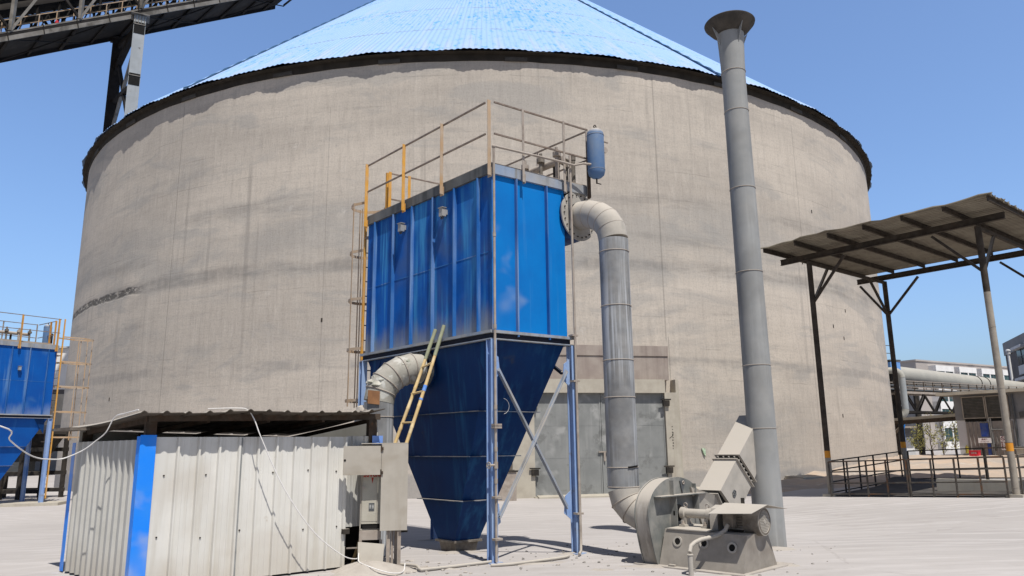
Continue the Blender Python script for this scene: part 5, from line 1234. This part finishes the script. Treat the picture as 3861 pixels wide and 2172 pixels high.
for z in (8.4, 9.0): m.bar((28.75,57.75,z), (29.65,58.05,z), .05)
m.box((29.2,57.9,7.8), (1.0,.3,0), (-.3,1.0,0), (0,0,.1)); part(m, 'guard_rail', M['plate'], bh_)
# slab bridge between silo and booth
sb_ = thing('slab_bridge', 'thin concrete slab bridge between the silo and the grey booth', 'bridge', (27,49.5,0))
a, b2 = V3((24.6,54.0,3.0)), V3((27.6,44.6,3.2)); dd = (b2-a).normalized(); sd = V3((-.95,-.3,0))
m = MB(); m.prism([a, b2, b2+V3((1.2,.4,0)), a+V3((1.2,.4,0))], UZ*.16); part(m, 'slab', M['conc'], sb_)
m = MB(); m.bar(a-UZ*.12, b2-UZ*.12, .12, .2); m.bar(a+V3((.9,.3,-.12)), b2+V3((.9,.3,-.12)), .12, .2); part(m, 'beam', M['rusty'], sb_)
m = MB(); m.bar(V3((24.9,50.9,1.7)), V3((26.0,50.6,2.95)), .16, .16); m.bar(V3((25.6,51.2,0)), V3((25.6,51.2,2.95)), .25, .25); m.bar(V3((27.9,45.2,0)), V3((27.9,45.2,3.1)), .25, .25); part(m, 'strut', M['rusty'], sb_)

# booth
bL, bd_, bnn = V3((24.75,42.55,0)), V3((.62,-.785,0)).normalized(), V3((-.785,-.62,0)).normalized()
zb0 = gh(25,40)
bt = thing('switchgear_booth', 'grey flat-roofed booth with two louvred doorways at the right edge', 'booth', bL+bd_*2.5-bnn*2)
def bb(t, o, z): return bL+bd_*t+bnn*o+UZ*z
boxwall('upper_wall', bb(0,0,0), bd_, 8.2, -bnn, 4.5, 2.80, 4.20, M['grey_wall'], bt)
boxwall('lower_wall', bb(.02,-.02,0), bd_, 8.16, -bnn, 4.46, -.3, 2.80, M['light_wall'], bt)
boxwall('plinth', bb(-.02,.04,0), bd_, .52, -bnn, .3, -.3, .95, M['grey_wall'], bt)
m = MB(); m.obox(bb(-.75,.36,4.203), bd_*9.2, -bnn*5.5, UZ*.16); part(m, 'roof_slab', M['conc'], bt)
for t0, t1 in ((.44,1.60), (1.63,2.74)):
    m = MB(); m.obox(bb(t0,.005,2.93), bd_*(t1-t0), bnn*.04, UZ*1.12); lv = part(m, 'louvre', M['louvre'], bt)
    m = MB()
    for i in range(13): m.prism([bb(t0+.06,.046,2.98+i*.082), bb(t1-.06,.046,2.98+i*.082), bb(t1-.06,.10,2.99+i*.082), bb(t0+.06,.10,2.99+i*.082)], UZ*.02)
    part(m, 'slats', M['louvre'], lv)
    m = MB()
    for (x0, x1, z0, z1) in ((t0,t0+.05,2.9,4.06), (t1-.05,t1,2.9,4.06), (t0,t1,4.03,4.08), (t0,t1,2.88,2.93)): m.obox(bb(x0,.06,z0), bd_*(x1-x0), bnn*.06, UZ*(z1-z0))
    part(m, 'frame', M['post_low'], lv)
    m = MB(); m.obox(bb(t0+.05,.01,2.72), bd_*(t1-t0-.1), bnn*.02, UZ*.15); part(m, 'dark_gap', M['black'], bt)
part(corrugated(bb(.50,.03,0), bd_, 1.15, .42, 2.70, bnn, .2, rw=.04, rh=.035, mid=False), 'sheet_door', M['brown_sheet'], bt, smooth=0)
part(corrugated(bb(1.82,.05,0), bd_, .95, .42, 2.25, bnn, .22, rw=.04, rh=.035, mid=False), 'sheet_door', M['brown_sheet'], bt, smooth=0)
m = MB(); m.obox(bb(1.80,.03,2.26), bd_*1.0, bnn*.03, UZ*.46); part(m, 'transom', M['brown_sheet'], bt)
m = MB(); m.obox(bb(1.22,.07,1.9), bd_*.40, bnn*.012, UZ*.72); m.obox(bb(1.46,.07,.9), bd_*.16, bnn*.012, UZ*.95); part(m, 'blue_patch', paint('dark_blue_patch', (.02,.05,.24), (.06,.09,.22), 4), bt)
m = MB()
for t0 in (1.68, 1.76): m.obox(bb(t0,.07,.4), bd_*.035, bnn*.05, UZ*2.5)
m.obox(bb(1.8,.09,2.25), bd_*.97, bnn*.04, UZ*.05); m.obox(bb(1.8,.09,.40), bd_*.97, bnn*.04, UZ*.05); part(m, 'door_frame', M['galv_door'], bt)
m = MB(); m.bar(bb(1.86,.14,1.15), bb(1.86,.14,1.5), .05); part(m, 'handle', M['dark'], bt)
m = MB(); m.cyl(bb(2.95,.10,.0), bb(2.95,.10,4.1), .06, 12); m.bar(bb(3.2,.1,3.0), bb(3.6,.35,3.05), .06, .3); part(m, 'drain_pipe', M['plate'], bt)
m = MB(); m.obox(bb(3.1,1.0,-.2), bd_*3, bnn*-.9, UZ*1.45); m.obox(bb(3.0,1.05,1.25), bd_*3.2, bnn*-1.0, UZ*.12); part(m, 'ledge', M['conc'], bt)
def signboard(t, z, w, h, label, tilt):
    s = thing('warning_sign', label, 'sign', bb(t, .12, z), None)
    m = MB(); o = bb(t,.105,z); up = (UZ+bnn*tilt).normalized(); m.obox(o-bd_*w/2-up*h/2, bd_*w, bnn*.02, up*h); b_ = part(m, 'board', M['sign'], s)
    return s, o+bnn*.021, up
s, o, up = signboard(1.37, 1.70, .64, .27, 'white sign with two rows of small red writing on the booth sheeting', -.06)
text_obj('配电室', .10, o+up*.055, bd_, up, M['dark_ink'], s, 'lettering', .002)
text_obj('闲人禁止入内', .07, o-up*.065, bd_, up, M['dark_ink'], s, 'lettering', .0)
s, o, up = signboard(2.26, 1.55, .26, .72, 'tall narrow white prohibition sign on the booth door', 0)
m = MB(); c = o+up*.245+bnn*.004; m.torus(c, .095, .012, bnn, 28, 6); m.bar(c-bd_*.065+up*.065, c+bd_*.065-up*.065, .022, .01, bnn)
m.blob(c+up*.03, .02, (1,1,1), 1); m.bar(c+up*.02-bd_*.01, c-up*.045+bd_*.015, .035, .01, bnn); part(m, 'prohibition_mark', M['dark_ink'], s)
text_obj('配\n电\n重\n地', .105, o-up*.125-bd_*.062, bd_, up, M['dark_ink'], s, 'lettering', .002)
text_obj('闲\n人\n免\n进', .105, o-up*.125+bd_*.062, bd_, up, M['dark_ink'], s, 'lettering', .002)
rb = thing('fire_box', 'small red box standing on the ground before the booth sheeting', 'box', bb(1.3,.75,zb0))
m = MB(); m.obox(bb(.78,.55,zb0+.08), bd_*.46, bnn*.3, UZ*.62); part(m, 'body', M['red'], rb)
m = MB(); m.obox(bb(.76,.53,zb0+.705), bd_*.50, bnn*.34, UZ*.05); part(m, 'lid', M['red'], rb)
m = MB()
for dt in (.0, .42): m.obox(bb(.78+dt,.6,zb0-.05), bd_*.04, bnn*.2, UZ*.128)
part(m, 'foot', M['red'], rb)
text_obj('消防箱', .10, bb(1.01,.852,zb0+.62), bd_, UZ, M['white_ink'], rb, 'lettering')
m = MB(); q = bb(.42,.10,1.2); m.cyl(q-UZ*.18, q+UZ*.18, .08, 12); m.cyl(q+UZ*.18, q+UZ*.26, .03, 8); tag(build(m, 'wall_lamp', paint('yellow_lamp', (.45,.36,.04), (.2,.17,.05), 9)), 'small dull yellow lamp on the booth corner beside the sheeting', 'lamp')

# pale low block behind
wbk = thing('pump_house', 'low white and grey block behind the rear canopy post', 'building', (35.2,73.5,0))
boxwall('wall', (32.0,71.3,0), V3((1,.0,0)), 5.3, V3((0,1,0)), 6, .9, 2.05, M['white_wall'], wbk)
boxwall('base', (31.97,71.27,0), V3((1,.0,0)), 5.36, V3((0,1,0)), 6, -.2, .9, M['light_wall'], wbk)
boxwall('upper_wall', (32.0,71.3,0), V3((1,.0,0)), 5.3, V3((0,1,0)), 6, 2.05, 2.9, M['grey_wall'], wbk)
boxwall('roof', (31.7,70.4,0), V3((1,.0,0)), 5.9, V3((0,1,0)), 7.2, 2.903, 3.08, M['conc_brown'], wbk)
# office building
oc, odr, odl = V3((64.57,119.99,0)), V3((.866,.498,0)).normalized(), V3((-.498,.866,0)).normalized()
onf = V3((.498,-.866,0))
ob_ = thing('office_building', 'long four-storey beige building with white window bays behind the tube', 'building', oc+odr*30+odl*8)
m = MB(); m.obox(oc+UZ*-1, odr*70, odl*22, UZ*15.3); part(m, 'body', M['beige_wall'], ob_)
m = MB(); m.obox(oc+odr*-.04-onf*.05+UZ*-1, odl*21.9, odr*-.06, UZ*13.4); part(m, 'end_wall', M['grey_wall'], ob_)
for z in (2.2, 4.6, 7.4, 10.2):
    m = MB(); m.obox(oc-odr*.11+UZ*z+odl*2, odl*16, -odr*.25, UZ*.45); part(m, 'end_band', M['light_wall'], ob_)
m = MB(); m.obox(oc-odr*.15-odl*.15+UZ*14.303, odr*70.3, odl*22.3, UZ*.25); part(m, 'parapet', M['beige_wall'], ob_)
for i in range(9):
    s0 = 3.2+i*6.55
    m = MB()
    for z0, z1 in ((12.75,13.65), (9.7,10.9), (6.7,7.9), (3.7,4.9), (.3,1.6)): m.obox(oc+odr*s0+UZ*z0, odr*5.0, onf*1.3, UZ*(z1-z0))
    for x in (0, 2.35, 4.72): m.obox(oc+odr*(s0+x)+UZ*.3, odr*.28, onf*1.28, UZ*12.5)
    by = part(m, 'bay', M['white_wall'], ob_)
    for z0, z1 in ((10.9,12.75), (7.9,9.7), (4.9,6.7), (1.6,3.7)):
        m = MB(); m.obox(oc+odr*(s0+.05)+UZ*z0, odr*4.9, onf*1.18, UZ*(z1-z0)); wd_ = part(m, 'window', M['teal'], by)
        m = MB()
        for x in (1.2, 3.5): m.obox(oc+odr*(s0+x)+onf*1.181+UZ*z0, odr*.08, onf*.05, UZ*(z1-z0))
        m.obox(oc+odr*(s0+.1)+onf*1.181+UZ*(z0+.5), odr*4.7, onf*.045, UZ*.08); part(m, 'window_bars', M['grey_wall'], wd_)
# dark building at the edge
dc, dd_, dn = V3((59.07,89.59,0)), V3((-.36,-.933,0)).normalized(), V3((.933,-.36,0)).normalized()
db = thing('dark_building', 'dark tiled building cut off by the right edge above the booth', 'building', dc+dd_*9+dn*6)
m = MB(); m.obox(dc+UZ*-1, dd_*20, dn*14, UZ*14.0); part(m, 'body', M['dark_wall'], db)
m = MB(); m.obox(dc-dn*.02+UZ*11.6-dd_*.15, dd_*20.3, dn*-.08, UZ*1.5); part(m, 'parapet', paint('grey_tile_band', (.19,.18,.178), (.17,.16,.158), .6), db)
for z0 in (9.85, 6.4, 3.0):
    for t0 in (5.6, 11.5):
        m = MB(); m.obox(dc+dd_*t0-dn*.05+UZ*z0, dd_*3.8, -dn*.05, UZ*1.75); w_ = part(m, 'window', M['glass_dark'], db)
        m = MB(); m.obox(dc+dd_*(t0+1.8)-dn*.101+UZ*z0, dd_*.1, -dn*.05, UZ*1.75); m.obox(dc+dd_*t0-dn*.101+UZ*(z0+.9), dd_*3.8, -dn*.04, UZ*.07); part(m, 'window_bars', M['plate'], w_)
        m = MB(); m.obox(dc+dd_*(t0-.2)-dn*.02+UZ*(z0+1.76), dd_*4.2, -dn*.6, UZ*.30); part(m, 'awning', M['light_wall'], db)
        m = MB(); m.obox(dc+dd_*(t0-.0)-dn*.02+UZ*(z0-1.0), dd_*3.8, -dn*.12, UZ*.98); part(m, 'spandrel', M['light_wall'], db)
pl_ = thing('lamp_pole', 'slim white pole standing before the dark building', 'pole', (53.1,80.0,0))
m = MB(); m.cyl((53.1,80.0,-.2), (53.1,80.0,10.9), .13, 14, .11); part(m, 'shaft', M['white_wall'], pl_)
m = MB(); m.blob((53.1,80.0,11.05), .26, (1,1,.8), 2); m.cyl((53.1,80,10.7), (53.1,80,10.92), .2, 14); part(m, 'head', M['light_wall'], pl_)
# saplings
def sapling(x, y, h, sp, nleaf, label, seed):
    random.seed(seed); z0 = gh(x, y)+.1
    r = thing('sapling', label, 'tree', (x, y, z0), 'saplings by the office building')
    m = MB(); c0 = V3((x, y, z0-.1)); tips = []
    pts = [c0+V3((.06*math.sin(k*1.3+seed), .05*math.cos(k*1.7+seed), h*.92*k/6)) for k in range(7)]
    m.tube(pts, [.05*(1-k/8) for k in range(7)], 7)
    for i in range(26):
        k = random.uniform(.12,.92); b_ = c0+V3((0,0,h*.9*k)); a = random.uniform(0,6.28); ln = sp*(.45+.8*(1-k))*random.uniform(.6,1.1)
        e = b_+V3((math.cos(a)*ln*.75, math.sin(a)*ln*.75, ln*1.0)); mid = b_.lerp(e,.5)+V3((0,0,-.06)); m.tube([b_, mid, e], [.016,.011,.004], 5); tips.append((b_, mid, e))
    part(m, 'trunk', M['bark'], r)
    m = MB()
    for i in range(nleaf):
        b_, md, e = random.choice(tips); t = random.uniform(.25,1.08); p = (b_.lerp(md, t*2) if t < .5 else md.lerp(e, (t-.5)*2))+V3((random.gauss(0,.09), random.gauss(0,.09), random.gauss(0,.09)))
        if p.z > c0.z+h*random.uniform(.55,1.0): continue
        s_ = random.uniform(.035,.075); u_ = V3((random.gauss(0,1), random.gauss(0,1), random.gauss(0,1))).normalized(); v_ = u_.cross(V3((random.gauss(0,1), random.gauss(0,1), random.gauss(0,1)))).normalized()
        m.poly([p-u_*s_, p+v_*s_*.6, p+u_*s_, p-v_*s_*.6])
    part(m, 'crown', M['leaf'], r, smooth=0, fix=False)
sapling(29.8,56.4,2.9,.8,800,'dense dark olive sapling just right of the rear canopy post',1)
sapling(30.9,56.6,3.7,.7,420,'tall thin sapling with bare top left of the white office windows',2)
sapling(32.2,57.4,3.0,.7,380,'small sparse sapling in front of the white office windows',3)
sapling(32.05,55.5,3.8,.7,520,'leafy sapling closest to the booth corner',4)
# ------------------------------------------------------------------ left background
lw = thing('white_warehouse', 'tall white building glimpsed between the left collector and the silo', 'building', (-43,68,0))
for z0, z1, mt in ((6.9,10.45,'white_wall'), (6.5,6.9,'dark_wall'), (3.9,6.5,'conc'), (-.4,3.9,'grey_wall')):
    boxwall('wall_band', (-52,64.6,0), V3((1,0,0)), 16.5, V3((0,1,0)), 10, z0, z1, M[mt], lw)
boxwall('roof', (-52.2,64.4,0), V3((1,0,0)), 16.9, V3((0,1,0)), 10.4, 10.453, 10.6, M['light_wall'], lw)
sf = thing('feeder_frame', 'black steel feeder frame in the shade under the left collector', 'frame', (-20.1,31.8,-.2))
fx, fy = V3((1,0,0)), V3((0,1,0)); q = V3((-21.4,31.0,-.2))
for dx in (0, .75, 1.5, 2.4):
    for dy in (0, 1.4):
        m = MB(); m.box(q+fx*dx+fy*dy+UZ*1.3, fx*.14, fy*.14, UZ*2.6); part(m, 'post', M['dark'], sf)
for z in (.25, .95, 1.9, 2.6):
    m = MB(); m.obox(q+UZ*z, fx*2.5, fy*.12, UZ*.16); m.obox(q+UZ*z+fy*1.35, fx*2.5, fy*.12, UZ*.16); part(m, 'beam', M['dark'], sf)
m = MB(); m.obox(q+fx*.35+fy*.2+UZ*1.0, fx*.95, fy*1.0, UZ*1.1); part(m, 'panel', M['plate'], sf)
m = MB(); m.loft([[q+fx*a+fy*b+UZ*2.6 for a, b in ((1.0,.1),(2.4,.1),(2.4,1.3),(1.0,1.3))], [q+fx*a+fy*b+UZ*1.5 for a, b in ((1.5,.5),(1.9,.5),(1.9,.9),(1.5,.9))]]); part(m, 'chute', M['dark'], sf)
m = MB(); q2 = V3((-17.3,27.5,0)); z0 = gh(-17,27.5); m.prism([(-18.0,26.9,z0), (-16.2,27.5,z0), (-16.4,28.5,z0), (-18.2,28.2,z0)], UZ*.10); structure(m, 'slab', M['conc'])

# ------------------------------------------------------------------ light, sky, camera
SUN_EL, SUN_AZ = 62.0, math.degrees(math.atan2(.40, -.917))     # azimuth from +Y towards +X
world = bpy.data.worlds.new('World'); scene.world = world; world.use_nodes = True
wn = world.node_tree; bg = wn.nodes['Background']; sky = wn.nodes.new('ShaderNodeTexSky'); sky.sky_type = 'NISHITA'
sky.sun_disc = False; sky.sun_elevation = R(SUN_EL); sky.sun_rotation = R(SUN_AZ); sky.altitude = 0; sky.air_density = 1.0; sky.dust_density = 3.0; sky.ozone_density = 8.0
tc_ = wn.nodes.new('ShaderNodeTexCoord'); sp_ = wn.nodes.new('ShaderNodeSeparateXYZ'); wn.links.new(tc_.outputs['Generated'], sp_.inputs[0])
mr_ = wn.nodes.new('ShaderNodeMapRange'); mr_.interpolation_type = 'SMOOTHSTEP'; wn.links.new(sp_.outputs[2], mr_.inputs[0])
for i_, v_ in enumerate((.56, .86, 1.04, .10)): mr_.inputs[i_+1].default_value = v_
mx_ = wn.nodes.new('ShaderNodeMix'); mx_.data_type = 'RGBA'; mx_.blend_type = 'MULTIPLY'; mx_.inputs[0].default_value = 1
wn.links.new(sky.outputs[0], mx_.inputs[6]); mr2_ = wn.nodes.new('ShaderNodeMapRange'); mr2_.interpolation_type = 'SMOOTHSTEP'; wn.links.new(sp_.outputs[1], mr2_.inputs[0])
for i_, v_ in enumerate((-.35, .45, .45, 1.0)): mr2_.inputs[i_+1].default_value = v_
ml_ = wn.nodes.new('ShaderNodeMath'); ml_.operation = 'MULTIPLY'; wn.links.new(mr_.outputs[0], ml_.inputs[0]); wn.links.new(mr2_.outputs[0], ml_.inputs[1])
wn.links.new(ml_.outputs[0], mx_.inputs[7]); wn.links.new(mx_.outputs[2], bg.inputs[0]); bg.inputs[1].default_value = .15
sl = bpy.data.lights.new('sun', 'SUN'); sl.energy = 3.75; sl.angle = R(.53); sl.color = (1.0,.962,.895)
so = bpy.data.objects.new('sun', sl); COL.objects.link(so)
sdir = V3((math.sin(R(SUN_AZ))*math.cos(R(SUN_EL)), math.cos(R(SUN_AZ))*math.cos(R(SUN_EL)), math.sin(R(SUN_EL))))
so.rotation_euler = (-sdir).to_track_quat('-Z', 'Y').to_euler(); so.location = (20,-30,40)

cam = bpy.data.cameras.new('camera'); co = bpy.data.objects.new('camera', cam); COL.objects.link(co)
cam.sensor_width = 36; cam.lens = 36*1881.7/2576; cam.clip_end = 4000; cam.clip_start = .1
pi_, ro = .20812, .01172
f_ = V3((0, math.cos(pi_), math.sin(pi_))); u_ = V3((0, -math.sin(pi_), math.cos(pi_))); r_ = V3((1,0,0))
r2 = r_*math.cos(ro)-u_*math.sin(ro); u2 = u_*math.cos(ro)+r_*math.sin(ro)
co.matrix_world = Matrix.Translation((0,0,1.7)) @ Matrix((r2, u2, -f_)).transposed().to_4x4()
scene.camera = co
scene.view_settings.view_transform = 'Standard'; scene.view_settings.look = 'None'; scene.view_settings.exposure = .5; scene.view_settings.gamma = 1
scene.render.resolution_x, scene.render.resolution_y = 1024, 576
